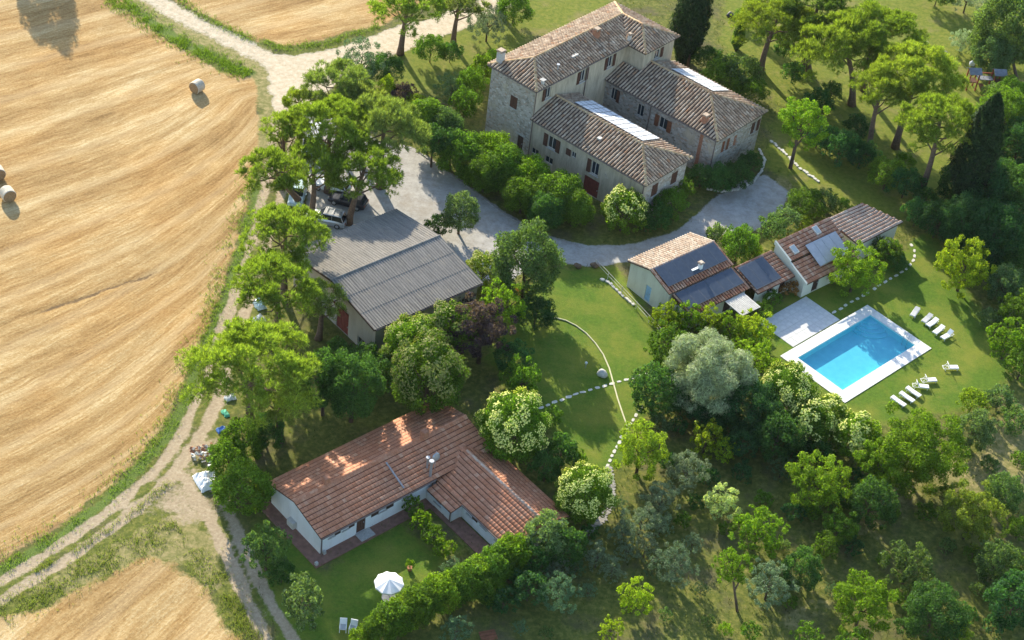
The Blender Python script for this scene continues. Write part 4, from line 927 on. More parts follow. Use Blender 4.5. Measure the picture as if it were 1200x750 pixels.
plant('pine','pine_grey',375,352,30,'small pine touching the barn gable','tree',zc=5.0,asp=.7)
plant('pine','pine',297,430,76,'broad dense umbrella pine at the bend of the track','tree',zc=8.5,asp=.5)
plant('pine','pine_dark',330,470,34,'low shaded pine beside the dark laurels','tree',zc=5.0,asp=.6)
# --- pines on the far lawn
G2 = 'umbrella pines on the lawn behind the farmhouse'
plant('pine','pine',911,24,48,'tall pine with slanting trunk beside the small cypress','tree',base=(891,84))
plant('pine','pine_dark',958,5,44,'pine crown beside the far lawn hedge','tree',zc=10)
plant('pine','pine',987,52,54,'pine with trunk rising from a dark lawn shrub','tree',base=(998,123),asp=.6)
plant('pine','pine',1030,38,54,'pine overlooking the open far lawn','tree',zc=10.5,base=(1012,105))
plant('pine','pine',1034,102,36,'slender pine with pale leaning trunk','tree',base=(1018,180))
plant('pine','pine',1078,86,54,'large pine beside the wooden play frame','tree',base=(1049,173),asp=.55)
plant('pine','pine',1101,143,48,'pine with curved trunk beside the dark cypress','tree',base=(1077,231),asp=.6)
plant('pine','pine_dark',945,45,34,'small shaded pine among the lawn pines','tree',base=(948,84),asp=.8)
plant('pine','pine',366,196,38,'low pine spreading over the parked cars','tree',zc=6.5,asp=.7)
plant('pine','pine_grey',425,125,36,'pine between the junction pine and the garden hedge','tree',zc=7.5,asp=.7)
plant('pine','pine',352,120,20,'sparse little pine at the mouth of the yard','tree',zc=6,asp=.8)
# --- cypresses
plant('cypress','cypress',812,12,23,'tall dark cypress behind the farmhouse','tree',base=(806,78),zc=7.5,asp=3.6)
plant('cypress','cypress',1146,180,27,'tall dark cypress beside the wooden play frame','tree',base=(1118,250),asp=2.8)
plant('cypress','mid',866,42,8,'small slim cypress on the far lawn','tree',base=(862,60),zc=2.0,asp=2.6)
# --- garden behind and left of the farmhouse
plant('olive','sage',424,72,30,'grey green olive beside the gravel road','tree',asp=.9)
plant('bush','dark',452,82,22,'dark shrub under the pine by the gravel road','shrub')
plant('bush','mid',505,58,20,'green shrub on the bank beside the gravel road','shrub'); plant('bush','dark',528,62,15,'dark little shrub below the forked pine','shrub')
plant('olive','olive',572,28,26,'tall dry grey bush at the garden edge','shrub',name='shrub'); plant('bush','mid',603,12,22,'green bush at the edge of the back lawn','shrub')
plant('bush','lime',453,103,12,'lime green shrub beside the purple leaved shrub','shrub',asp=1.4); plant('bush','purple',474,112,18,'purple leaved shrub beside the back lawn','shrub')
plant('bush','yellow',486,122,16,'yellowish shrub beside the purple leaved shrub','shrub')
plant('olive','greygreen',530,104,22,'thin grey green tree on the back lawn','tree')
H1 = 'shrubs along the farmhouse end wall'
for x, y, r_, t_ in ((552,100,20,'mid'),(566,84,17,'bright'),(580,70,12,'bright'),(545,122,18,'mid')): plant('bush',t_,x,y,r_,'upright shrub beside the tall stone end wall of the farmhouse','shrub',H1,asp=1.2)
H2 = 'hedge between drive and farmhouse'
for x, y, r_, t_, kd in ((497,140,24,'mid','bush'),(520,150,22,'greygreen','round'),(508,165,18,'dark','bush'),(540,182,28,'mid','bush'),(530,168,16,'dark','bush'),(578,183,27,'bright','bush'),(592,200,30,'mid','round'),(568,205,22,'mid','bush'),(622,210,26,'bright','bush'),(612,230,22,'mid','bush'),(655,232,30,'mid','round'),(640,248,22,'dark','bush'),(672,245,22,'mid','bush')):
    plant('hedge',t_,x,y,r_*1.0,'leafy shrub in the thick hedge between drive and farmhouse','shrub',H2,asp=1.05,zc=(3.6 if y < 170 else 2.3))
plant('round','privet',731,247,26,'cream flowering round shrub at the front wing corner','shrub',blossom=1.0)
H3 = 'foundation shrubs of the wings'
for x, y, r_, t_ in ((786,238,22,'mid'),(770,255,20,'dark'),(800,222,16,'mid'),(757,262,14,'dark')): plant('bush',t_,x,y,r_,'shrub below the shuttered end of the front wing','shrub','shrubs below the front wing end')
for x, y, r_, t_ in ((822,208,18,'dark'),(842,210,20,'dark'),(864,206,20,'dark'),(880,190,16,'dark')): plant('bush',t_,x,y,r_,'shrub inside the curved stone kerb','shrub','shrubs inside the curved kerb')
for x, y, r_, t_ in ((845,92,26,'mid'),(866,88,28,'greygreen'),(880,108,22,'mid'),(830,70,20,'dark')): plant('bush',t_,x,y,r_,'big shrub against the back of the farmhouse rear wing','shrub','shrubs behind the rear wing')
plant('loose','bright',942,142,32,'light feathery young tree by the garden gate','tree',base=(926,197),asp=.95)
# --- lawn shrubs on the right
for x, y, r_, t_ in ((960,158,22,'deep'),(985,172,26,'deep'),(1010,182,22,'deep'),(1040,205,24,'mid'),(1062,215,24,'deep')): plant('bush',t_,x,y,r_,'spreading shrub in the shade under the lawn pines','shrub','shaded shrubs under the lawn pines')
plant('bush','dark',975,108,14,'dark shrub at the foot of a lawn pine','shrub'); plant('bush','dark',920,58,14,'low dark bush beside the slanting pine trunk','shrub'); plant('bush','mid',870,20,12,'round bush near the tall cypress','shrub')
plant('olive','silver',1128,48,16,'pale little olive on the open far lawn','tree')
plant('round','greygreen',1180,35,40,'big blue green tree beside the far lawn','tree',asp=1.2,zc=5,base=(1192,95)); plant('round','sage',1165,62,24,'blue green lower crown beside the play frame','tree')
plant('olive','silver',1135,-4,24,'pale bush in the far lawn hedge','shrub',name='shrub'); plant('bush','mid',1100,-8,20,'green bush in the far lawn hedge','shrub')
for x, y, r_, t_, kd in ((1178,140,34,'mid','round'),(1195,170,30,'deep','round'),(1160,225,34,'deep','round'),(1190,230,36,'dark','round'),(1130,262,30,'deep','round'),(1165,275,36,'deep','round'),(1100,258,24,'deep','bush'),(1195,290,30,'dark','round'),(1075,250,18,'deep','bush'),(1150,300,24,'deep','bush')):
    plant(kd,t_,x,y,r_,'wood tree massed beyond the pool garden','tree','dark trees beyond the pool garden',asp=1.05)
plant('loose','lime',1132,312,33,'glowing yellow green tree at the pool lawn edge','tree',asp=1.0)
for x, y, r_, t_, kd in ((1180,335,24,'sage','round'),(1195,365,28,'mid','loose'),(1182,398,28,'bright','loose'),(1160,375,16,'sage','bush'),(1200,425,24,'mid','loose')): plant(kd,t_,x,y,r_,'leafy tree along the garden boundary past the loungers','tree','boundary trees past the loungers')
# --- shrubs around the pool cottages
for x, y, r_, t_ in ((840,278,16,'greygreen'),(866,288,24,'mid'),(880,298,16,'bright')): plant('bush',t_,x,y,r_,'shrub between the outhouse and the gravel yard','shrub','shrubs behind the outhouse',asp=1.1)
for x, y, r_, t_ in ((905,268,20,'greygreen'),(922,256,20,'sage'),(945,240,24,'mid'),(966,236,20,'greygreen'),(986,243,14,'mid'),(940,262,14,'yellow')): plant('bush',t_,x,y,r_,'pale leaved creeper shrub spilling over the cottage roof edge','shrub','creeper shrubs behind the cottage',asp=.72)
plant('loose','bright',1004,316,31,'bright leafy fruit tree in front of the annexe','tree',asp=.95)
plant('bush','mid',1040,296,20,'green shrub at the annexe corner','shrub'); plant('bush','dark',1052,308,14,'dark shrub beside the stepping stones','shrub')
for x, y, r_, t_ in ((905,350,12,'mid'),(925,338,12,'rust'),(938,330,10,'mid'),(893,362,12,'yellow')): plant('bush',t_,x,y,r_,'small flowering shrub along the cottage wall','shrub','small shrubs along the cottage wall')
for x, y, r_, t_ in ((782,372,20,'lime'),(806,372,20,'bright'),(832,376,20,'lime'),(855,382,18,'bright'),(884,384,24,'lime'),(884,402,18,'bright')): plant('loose',t_,x,y,r_,'vine foliage in front of the outhouse','shrub','yellow green foliage before the outhouse')
# --- thicket between lawn and pool
plant('loose','mid',778,405,28,'green tree beside the willow at the lawn edge','tree'); plant('round','dark',768,458,30,'dark tree at the stepping stone path end','tree')
plant('willow','silver',832,440,50,'large silvery willow in the thicket','tree',asp=.95)
plant('round','deep',880,478,34,'dark tree in the shade of the willow','tree'); plant('loose','bright',890,428,28,'bright tree beside the willow','tree')
Y1 = 'cream flowering trees along the pool lawn'
for x, y, r_, bl_ in ((922,462,34,1.0),(948,498,29,1.15),(968,488,25,1.35),(1004,512,28,1.15)): plant('round','privet',x,y,r_,'cream flowering tree along the pool lawn edge','tree',Y1,blossom=bl_)
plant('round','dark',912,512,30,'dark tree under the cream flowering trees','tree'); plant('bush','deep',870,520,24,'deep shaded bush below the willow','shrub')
plant('loose','bright',1074,524,58,'large bright green spreading tree by the pool lawn','tree',asp=.8); plant('loose','bright',1035,548,32,'bright tree leaning out of the thicket','tree')
plant('round','sage',1143,505,24,'grey green bush beside the dry path','shrub'); plant('bush','yellow',1140,472,20,'pale yellowish bush at the pool lawn edge','shrub'); plant('bush','sage',1172,468,20,'grey bush at the garden boundary','shrub'); plant('bush','greygreen',1190,495,22,'rounded bush above the dry path','shrub')
# --- between bungalow and lawn
plant('round','privet',602,500,40,'large cream flowering round tree beside the bungalow','tree',blossom=1.15,asp=1.05); plant('round','privet',686,578,33,'cream flowering round tree by the stone path','tree',blossom=1.15)
plant('bush','mid',648,488,14,'dark green bush at the stepping stone path end by the bungalow','shrub')
for x, y, r_, t_ in ((657,532,24,'dark'),(640,548,20,'dark'),(675,540,14,'mid')): plant('bush',t_,x,y,r_,'bush between the two cream flowering trees','shrub','bushes between the flowering trees',asp=1.1)
plant('loose','mid',612,446,24,'thin sunlit shrub on the lawn edge','shrub',asp=1.3)
plant('round','privet',484,408,36,'yellow tipped tree against the barn eaves','tree',blossom=.55,asp=1.0); plant('round','mid',528,384,30,'bright round tree against the barn eaves','tree',blossom=.4,zc=4)
plant('round','mid',503,440,44,'big domed green tree behind the bungalow','tree',blossom=.3,asp=1.05,zc=5.4)
plant('round','dark',414,452,36,'dark laurel behind the bungalow','tree',zc=4.6,asp=1.15); plant('round','dark',380,446,30,'dark laurel beside the broad pine','tree',zc=4.4,asp=1.2); plant('bush','dark',450,440,28,'dark laurel between barn and bungalow','tree')
plant('hedge','dark',428,424,22,'dark bush under the barn gable window','shrub'); plant('bush','dark',398,414,20,'dark bush beside the rust red barn door','shrub')
plant('loose','purple',566,384,38,'purple leaved plum tree beside the barn','tree',asp=1.0,zc=4.6); plant('loose','purple',545,362,20,'smaller purple plum at the barn corner','tree')
plant('round','yellow',566,318,22,'yellow green flowering shrub at the barn end','shrub',blossom=.7); plant('loose','bright',588,356,28,'bright green tree between the plum and the lawn','tree',zc=4.4,asp=1.1); plant('bush','rust',612,345,11,'rust coloured dry shrub','shrub')
plant('round','greygreen',618,308,42,'large rounded grey green oak beside the drive','tree',asp=1.1,zc=5.4); plant('bush','deep',628,368,24,'dark bush below the oak','shrub')
plant('round','sage',540,248,22,'small clipped round tree in the gravel yard','tree',asp=.98,zc=3.0); plant('bush','dark',514,266,18,'dark low shrub at the barn corner in the yard','shrub')
plant('bush','deep',600,420,26,'dark bush in the shade of the plum tree','shrub')
# --- left clump by the track
for x, y, r_, t_, kd in ((286,515,26,'mid','round'),(268,540,24,'mid','round'),(284,572,32,'mid','round'),(305,576,16,'bright','bush'),(262,570,16,'bright','bush'),(312,505,22,'dark','round')): plant(kd,t_,x,y,r_,'rounded evergreen clumped by the track at the bungalow gable','tree','evergreens by the bungalow gable')
plant('loose','greygreen',312,642,28,'shaded shrub beside the bungalow gable terrace','shrub',asp=1.2); plant('loose','sage',354,706,28,'sunlit young tree on the bungalow lawn edge','tree',asp=1.25); plant('bush','dark',330,672,18,'dark shrub on the bungalow lawn edge','shrub')
# --- hedge around the bungalow garden
for x, y, r_, t_ in ((484,595,14,'mid'),(494,612,14,'bright'),(508,628,15,'mid'),(520,642,14,'bright')): plant('bush',t_,x,y,r_,'climbing bush on the low garden divider by the bungalow','shrub','bushes of the garden divider',asp=1.0)
for i_, (x, y) in enumerate(((446,738),(460,728),(474,719),(488,711),(502,703),(517,696),(532,689),(547,682),(562,674),(577,666),(590,658),(600,650))):
    plant('hedge',('mid','mid','bright')[i_ % 3],x,y,21 + 2*(i_ % 2),'shrub of the long clipped hedge round the bungalow lawn','shrub','hedge round the bungalow lawn',asp=1.1)
plant('hedge','mid',575,690,20,'bush behind the clipped hedge of the bungalow lawn','shrub'); plant('bush','bright',425,748,18,'bright bush beside the garden chairs','shrub'); plant('olive','sage',530,668,16,'grey bush poking out of the clipped hedge','shrub',name='shrub')
for x, y, r_, t_, kd in ((640,630,28,'sage','round'),(662,640,24,'dark','round'),(624,655,24,'dark','bush'),(620,690,24,'deep','bush'),(655,695,26,'sage','olive'),(590,705,20,'deep','bush')): plant(kd,t_,x,y,r_,'shaded tree past the end of the bungalow wing','tree','shaded trees past the bungalow wing')
plant('olive','sage',535,738,20,'grey shrub at the foot of the hedge','shrub',name='shrub')
# --- orchard
for x, y, r_ in ((752,612,26),(775,586,24),(790,662,28),(757,640,20),(805,552,27),(700,652,20),(730,625,18),(655,668,16),(812,636,14),(718,668,16)): plant('olive','olive',x,y,r_,'grey green olive in the orchard below the stone path','tree','orchard olives below the stone path')
plant('loose','yellow',752,526,32,'yellowish loose tree beside the stepping stones','tree',asp=1.15); plant('bush','sage',772,500,16,'small grey shrub beside the yellowish tree','shrub')
plant('loose','lime',828,514,20,'lime green young tree in the dark thicket','tree',asp=1.2); plant('loose','lime',850,528,16,'small lime green sapling in the dark thicket','tree')
plant('loose','silver',846,588,22,'pale grey leaved sapling in the orchard','tree')
O2 = 'bright saplings at the orchard foot'
plant('loose','lime',744,699,22,'vivid lime green sapling in orchard shade','tree',asp=1.1); plant('loose','lime',716,737,15,'small vivid lime bush at the orchard foot','shrub')
plant('loose','bright',889,622,32,'broad bright tree in the orchard','tree',asp=.9); plant('loose','bright',858,664,22,'small tree on a thin bare trunk','tree',base=(864,716),asp=1.0)
plant('olive','olive',902,684,30,'wide olive beside the dark round shrub','tree'); plant('round','dark',940,668,24,'dark round shrub beside the wide olive','shrub')
plant('loose','mid',984,616,22,'green young tree beside the orchard path','tree'); plant('bush','mid',968,640,18,'green bush below the young tree','shrub')
plant('olive','greygreen',917,547,18,'small grey tree below the flowering trees','tree'); plant('loose','bright',960,566,36,'bright yellow green tree in the thicket foot','tree',asp=.9); plant('round','dark',1022,590,28,'dark tree at the thicket foot','tree')
plant('loose','bright',1013,706,38,'bright bushy tree with upright shoots','tree',asp=.95); plant('loose','greygreen',1066,662,30,'loose grey green tree in the lower orchard','tree'); plant('round','dark',1095,720,36,'dark dense tree in the lower orchard','tree',asp=.9)
plant('loose','pine',1140,604,38,'feathery green conifer like tree by the dry path','tree',asp=.9); plant('round','greygreen',1177,578,22,'rounded dark tree beside the feathery tree','tree')
plant('round','greygreen',1170,660,26,'rounded grey green tree at the orchard side','tree'); plant('round','deep',1190,706,32,'dark tree in the orchard corner','tree'); plant('loose','yellow',1124,745,22,'pale topped shrub at the orchard foot','shrub'); plant('loose','mid',946,746,18,'green shrub beside the pale path','shrub')
plant('loose','mid',1000,760,22,'green shrub below the upright tree','shrub'); plant('bush','mid',1195,620,18,'green bush at the orchard edge','shrub')
# --- undergrowth between the orchard trees
U1 = 'wild shrubs of the orchard undergrowth'
for x, y, r_, t_, kd in ((640,670,18,'sage','olive'),(675,665,18,'greygreen','olive'),(690,690,16,'sage','olive'),(690,625,18,'dark','bush'),(725,590,16,'sage','olive'),(735,645,20,'olive','olive'),(765,665,18,'greygreen','olive'),(775,615,22,'olive','olive'),(800,610,16,'mid','bush'),(815,590,16,'dark','bush'),(830,560,20,'deep','bush'),(780,540,18,'dark','bush'),(795,500,18,'deep','bush'),(870,555,20,'deep','bush'),(895,585,16,'mid','bush'),(850,620,14,'mid','bush'),(822,690,14,'greygreen','olive'),(880,740,18,'mid','bush'),(850,738,14,'bright','bush'),(830,728,12,'greygreen','bush'),(780,720,12,'greygreen','bush'),(610,735,14,'sage','olive'),(640,742,12,'greygreen','bush')):
    plant(kd,t_,x,y,r_*.72,'low wild shrub of the undergrowth between bungalow and bright orchard tree','shrub',U1)
U2 = 'shrubs of the lower orchard'
for x, y, r_, t_, kd in ((930,600,20,'deep','bush'),(950,600,18,'mid','bush'),(985,585,22,'dark','bush'),(1000,560,20,'deep','bush'),(1045,600,16,'mid','bush'),(1000,640,18,'deep','bush'),(1035,655,14,'mid','bush'),(975,690,14,'greygreen','olive'),(1050,700,16,'mid','bush'),(1060,735,18,'dark','bush'),(1110,640,16,'greygreen','bush'),(1140,650,16,'mid','bush'),(1150,690,18,'greygreen','bush'),(1135,720,16,'dark','bush'),(1165,735,22,'deep','bush'),(1195,660,18,'mid','bush'),(1110,575,14,'mid','bush'),(1160,545,16,'greygreen','bush'),(1195,540,18,'mid','bush'),(1085,600,18,'mid','bush'),(920,640,12,'greygreen','bush'),(925,705,14,'mid','bush')):
    plant(kd,t_,x,y,r_*.72,'low shrub filling the lower orchard beside the pale path','shrub',U2)
U3 = 'thicket shrubs between willow and pool lawn'
for x, y, r_, t_, kd in ((800,470,24,'deep','bush'),(830,490,24,'deep','bush'),(860,500,22,'dark','bush'),(900,500,20,'mid','bush'),(800,405,18,'mid','bush'),(870,410,18,'bright','bush'),(930,435,14,'mid','bush'),(985,520,18,'mid','bush'),(960,530,20,'dark','bush'),(935,525,18,'deep','bush')):
    plant(kd,t_,x,y,r_,'dense shrub in the thicket round the silvery willow','shrub',U3)
U4 = 'shrubs at the edge of the far lawn'
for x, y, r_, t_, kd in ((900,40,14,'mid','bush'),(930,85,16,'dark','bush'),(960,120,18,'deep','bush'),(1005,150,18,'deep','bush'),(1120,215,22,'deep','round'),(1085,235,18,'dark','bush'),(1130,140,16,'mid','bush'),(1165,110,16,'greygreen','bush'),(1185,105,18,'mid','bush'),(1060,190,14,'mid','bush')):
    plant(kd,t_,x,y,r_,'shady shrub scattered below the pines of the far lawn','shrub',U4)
# trees standing beyond the view to the top left, whose shade falls on the field
tp = P(72, 60); hgt_ = 13.0; bx_ = tp[:2] + SUN_AZ * (hgt_ / math.tan(SUN_EL))
root = empty('oak_tree', (bx_[0], bx_[1], 0)); tag(root, 'oak standing alone in the stubble field', 'tree')
me, _, mr, mh = lib('round', 3.4, 3.4, 0); co = link('crown', me, root); co.location = (0,0,7.6); co.scale = (1.15,1.15,1.65); co.color = (*TINT['dark'],1)
to = link('trunk', trunk_mesh('round', 0), root); to.scale = (3,3,7.5)

# ------------------------------------------------------------------ grass that nobody could count
def tufts(name, label, cen, hgt, wid, color, seed, nb=3):
    rng = np.random.default_rng(seed); n = len(cen); c = np.repeat(cen, nb, 0); m_ = len(c); c = c + np.concatenate([rng.normal(0, .09, (m_, 2)), np.zeros((m_, 1))], 1)
    h = hgt * rng.uniform(.5, 1.3, (m_, 1)); th = rng.uniform(0, 6.28, m_); d = np.stack([np.cos(th), np.sin(th), 0*th], 1); le = rng.normal(0, .35, (m_, 2))
    tip = c + np.concatenate([le * h, h], 1)
    v = np.stack([c - d*wid/2, c + d*wid/2, tip], 1).reshape(-1, 3)
    o = link(name, fast_mesh(name, v, np.arange(m_*3).reshape(-1, 3), ['grass_blade'])); o['kind'] = 'stuff'; o['label'] = label; o['category'] = 'grass'; o.color = (*color, 1)
    return o
def along_line(px, n, width, rng, off=0.0):
    w_ = wpts(px); sg = np.linalg.norm(np.diff(w_, axis=0), axis=1); cum = np.concatenate([[0], np.cumsum(sg)]); s = rng.uniform(0, cum[-1], n)
    i = np.clip(np.searchsorted(cum, s) - 1, 0, len(sg)-1); f = (s - cum[i]) / sg[i]; p_ = w_[i] + (w_[i+1]-w_[i]) * f[:, None]
    d = (w_[i+1]-w_[i]) / sg[i][:, None]; nn = np.stack([-d[:, 1], d[:, 0]], 1)
    q = p_ + nn * (rng.normal(0, width, n) + off)[:, None]
    keep = vnoise(q[:, 0]*.8, q[:, 1]*.8, 77) > rng.uniform(.1, .7, n)
    return np.concatenate([q[keep], np.zeros((keep.sum(), 1))], 1)
gr = np.random.default_rng(5)
VERGE = [(300,215),(287,262),(275,306),(260,350),(241,396),(222,444),(206,484),(188,516),(158,550),(115,590),(62,632),(0,666),(-60,700)]
tufts('verge_grass', 'green weedy verge between the stubble field and track', along_line(VERGE, 4200, .8, gr, -.4), .22, .05, (.16,.25,.035), 1)
tufts('bank_grass', 'weedy green bank beside the sunken track', np.concatenate([along_line([(125,-8),(180,30),(235,62),(292,88)], 3600, .9, gr), along_line([(195,-10),(250,25),(300,48),(330,58),(385,50),(445,30)], 1500, .5, gr)]), .30, .055, (.14,.22,.035), 2)
tufts('fork_grass', 'rough grass at the fork of the track', np.concatenate([along_line([(0,718),(60,690),(120,660),(175,630),(210,618)], 2600, .9, gr), along_line([(225,645),(250,680),(280,720),(310,770)], 1800, .8, gr), along_line([(40,670),(130,620),(200,565)], 900, .25, gr)]), .2, .045, (.19,.235,.06), 3)
# longer grass under the orchard
mask = (cls[:-1, :-1] == 7) & (X[:-1, :-1] > -20) & (fbm(X*.3, Y*.3, 51)[:-1, :-1] > -.08)
iy, ix = np.nonzero(mask); pk = gr.choice(len(iy), min(26000, len(iy)), False)
cen = np.stack([gx[ix[pk]] + gr.uniform(0, STEP, len(pk)), gy[iy[pk]] + gr.uniform(0, STEP, len(pk)), np.zeros(len(pk))], 1)
tufts('orchard_grass', 'uncut grass under the orchard trees', cen, .34, .07, (.085,.105,.035), 4, 2)
# ------------------------------------------------------------------ smaller things
def dir_yaw(a, b):
    d = P(*b)[:2] - P(*a)[:2]; return math.atan2(d[1], d[0])
# hay bales
def bale(px, py, yaw, label):
    c = P(px, py, .75); o = empty('hay_bale', (c[0], c[1], 0), yaw); tag(o, label, 'hay bale', 'round hay bales on the stubble')
    r = .76; L_ = .62; n = 28; mb = MB(); pr = [(-L_, r*.93), (-L_+.08, r), (-.2, r*1.01), (.25, r*.99), (L_-.08, r), (L_, r*.93)]
    for i in range(len(pr)-1):
        for k_ in range(n):
            a0_, a1_ = 2*math.pi*k_/n, 2*math.pi*(k_+1)/n
            q = lambda s, a: (s[0], s[1]*math.cos(a), r + (s[1]*math.sin(a)) - .03)
            mb.face([q(pr[i],a0_), q(pr[i],a1_), q(pr[i+1],a1_), q(pr[i+1],a0_)])
    mb.build('net_wrap', 'bale_wrap', o, True)
    for sx in (-1, 1):
        mb = MB(); rings = [(0,.03),(.25,.035),(.5,.015),(.75,.03),(1,0)]
        for i in range(len(rings)-1):
            for k_ in range(n):
                a0_, a1_ = 2*math.pi*k_/n, 2*math.pi*(k_+1)/n
                q = lambda s, a: (sx*(L_ + s[1]), s[0]*r*.93*math.cos(a), r - .03 + s[0]*r*.93*math.sin(a))
                mb.face([q(rings[i],a0_), q(rings[i+1],a0_), q(rings[i+1],a1_), q(rings[i],a1_)])
        mb.build('straw_end', 'bale_straw', o)
    return o
by = math.radians(-58)
bale(231, 101, math.radians(-118), 'round hay bale alone in the stubble near the grassy bank'); bale(9, 227, math.radians(-50), 'round hay bale beside another at the field side, its straw end showing'); bale(-3, 202, math.radians(-55), 'round hay bale half hidden behind its neighbour')

# sun loungers
def lounger(px, py, a, b, back, label, grp, mat='white_fabric'):
    c = P(px, py, .3); o = empty('sun_lounger', (c[0], c[1], 0), dir_yaw(a, b)); o.scale = (.87, .87, .87); tag(o, label, 'sun lounger', grp)
    mb = MB()
    for y in (-.32, .32): mb.bar((-.95,y,.3),(.95,y,.3),.05,.06)
    for x in (-.95, .25, .95): mb.bar((x,-.32,.3),(x,.32,.3),.05,.05)
    mb.build('frame', 'white_paint', o)
    for x in (-.8, .7):
        for y in (-.32, .32): mb = MB(); mb.bar((x,y,0),(x,y,.3),.05); mb.build('leg', 'white_paint', o)
    mb = MB(); mb.box(-.95,.22,-.30,.30,.331,.40); mb.build('seat', mat, o)
    s, c_ = math.sin(back), math.cos(back); mb = MB(); p0 = np.array([.24,0,.34]); d = np.array([c_,0,s]); n = np.array([-s,0,c_])
    q = [p0+[0,-.3,0], p0+d*.75+[0,-.3,0], p0+d*.75+[0,.3,0], p0+[0,.3,0]]; mb.mesh8(q + [v_ + n*.07 for v_ in q]); mb.build('backrest', mat, o)
    if back > .3:
        mb = MB(); e_ = p0 + d*.5; mb.bar(e_+[0,-.2,-.01],(.85,-.2,.3),.03); mb.bar(e_+[0,.2,-.01],(.85,.2,.3),.03); mb.build('back_prop', 'white_paint', o)
g = 'sun loungers at the pool end'
ax = ((1068,372),(1077,359))
lounger(1072.4,365.5,*ax,.15,'flat lounger standing apart in the shade at the pool corner',g,'grey_fabric')
lounger(1086.6,373,(1080,380),(1094,367),.2,'grey topped lounger touching its white neighbour',g,'grey_fabric'); lounger(1092.5,378,(1083,384),(1102,372),.35,'white lounger leaning on the grey topped one',g)
lounger(1100,386.4,(1093,392),(1108,381),.25,'lounger between the touching pair and the raised one',g); lounger(1110,393,(1101,398),(1120,388),.85,'lounger with back raised high casting a broad shadow',g)
g = 'sun loungers in the row by the bright tree'
for x, y in ((1053,470),(1063,465),(1070.5,459)): lounger(x,y,(x+7,y+5),(x-8,y-5),.08,'flat white lounger in the close row beside the bright tree',g)
lounger(1079,452,(1088,453),(1071,451),1.0,'lounger with raised back next to the flat row',g); lounger(1088.5,445,(1097,445),(1080,446),1.1,'lounger with raised back at the end of the row',g)
lounger(1114,430,(1122,430),(1106,430),1.15,'single lounger with raised back alone on the open grass',None)

# parasol over a table on the bungalow lawn
c = P(456, 682, 2.25); o = empty('parasol', (c[0], c[1], 0)); tag(o, 'round white parasol on the bungalow lawn', 'parasol')
mb = MB(); mb.tube([(0,0,.05),(0,0,2.6)], .03, 8); mb.build('pole', 'alloy', o); mb = MB(); mb.tube([(0,0,0),(0,0,.08)], .32, 16); mb.build('base', 'grey_stone', o)
mb = MB(); n = 10; rr = 1.28
for i in range(n):
    a0_, a1_ = 2*math.pi*i/n, 2*math.pi*(i+1)/n; am = (a0_+a1_)/2
    p0 = (0,0,2.62); A0 = (rr*math.cos(a0_), rr*math.sin(a0_), 2.15); A1 = (rr*math.cos(a1_), rr*math.sin(a1_), 2.15); M0 = (rr*.93*math.cos(am), rr*.93*math.sin(am), 2.12)
    mb.face([p0, A0, M0]); mb.face([p0, M0, A1]); mb.face([A0, (A0[0],A0[1],2.0), (M0[0],M0[1],1.98), M0]); mb.face([M0, (M0[0],M0[1],1.98), (A1[0],A1[1],2.0), A1])
cn = mb.build('canopy', 'white_fabric', o)
for i in range(n):
    a0_ = 2*math.pi*i/n; mb = MB(); mb.bar((.05*math.cos(a0_),.05*math.sin(a0_),2.58),(rr*.98*math.cos(a0_),rr*.98*math.sin(a0_),2.13),.02); mb.build('rib', 'alloy', o)
o = empty('garden_table', (c[0]+.1, c[1]-.35, 0)); tag(o, 'round garden table half hidden under the white parasol', 'table')
mb = MB(); mb.tube([(0,0,.70),(0,0,.74)], .6, 20); mb.build('table_top', 'grey_cloth', o)
for i in range(4): a0_ = math.pi/4 + i*math.pi/2; mb = MB(); mb.bar((.45*math.cos(a0_),.45*math.sin(a0_),0),(.3*math.cos(a0_),.3*math.sin(a0_),.70),.05); mb.build('leg', 'grey_cloth', o)
# garden chairs
def chair(px, py, yaw, label, grp):
    c = P(px, py, .4); o = empty('garden_chair', (c[0], c[1], 0), yaw); tag(o, label, 'chair', grp)
    mb = MB(); mb.box(-.3,.3,-.3,.28,.40,.46); mb.build('seat', 'grey_fabric', o); mb = MB(); mb.mesh8([(-.3,.28,.46),(.3,.28,.46),(.3,.34,.46),(-.3,.34,.46),(-.3,.45,1.0),(.3,.45,1.0),(.3,.51,1.0),(-.3,.51,1.0)]); mb.build('backrest', 'white_paint', o)
    for x in (-.27,.27):
        mb = MB(); mb.box(x-.03,x+.03,-.3,.3,.62,.66); mb.build('armrest', 'white_paint', o)
        for y in (-.27,.25): mb = MB(); mb.bar((x,y,0),(x,y,.62),.045); mb.build('leg', 'white_paint', o)
chair(402, 735, .1, 'white garden chair beside its twin on the bungalow lawn', 'pair of white garden chairs'); chair(413.5, 736.5, -.1, 'white garden chair beside its twin on the bungalow lawn', 'pair of white garden chairs')

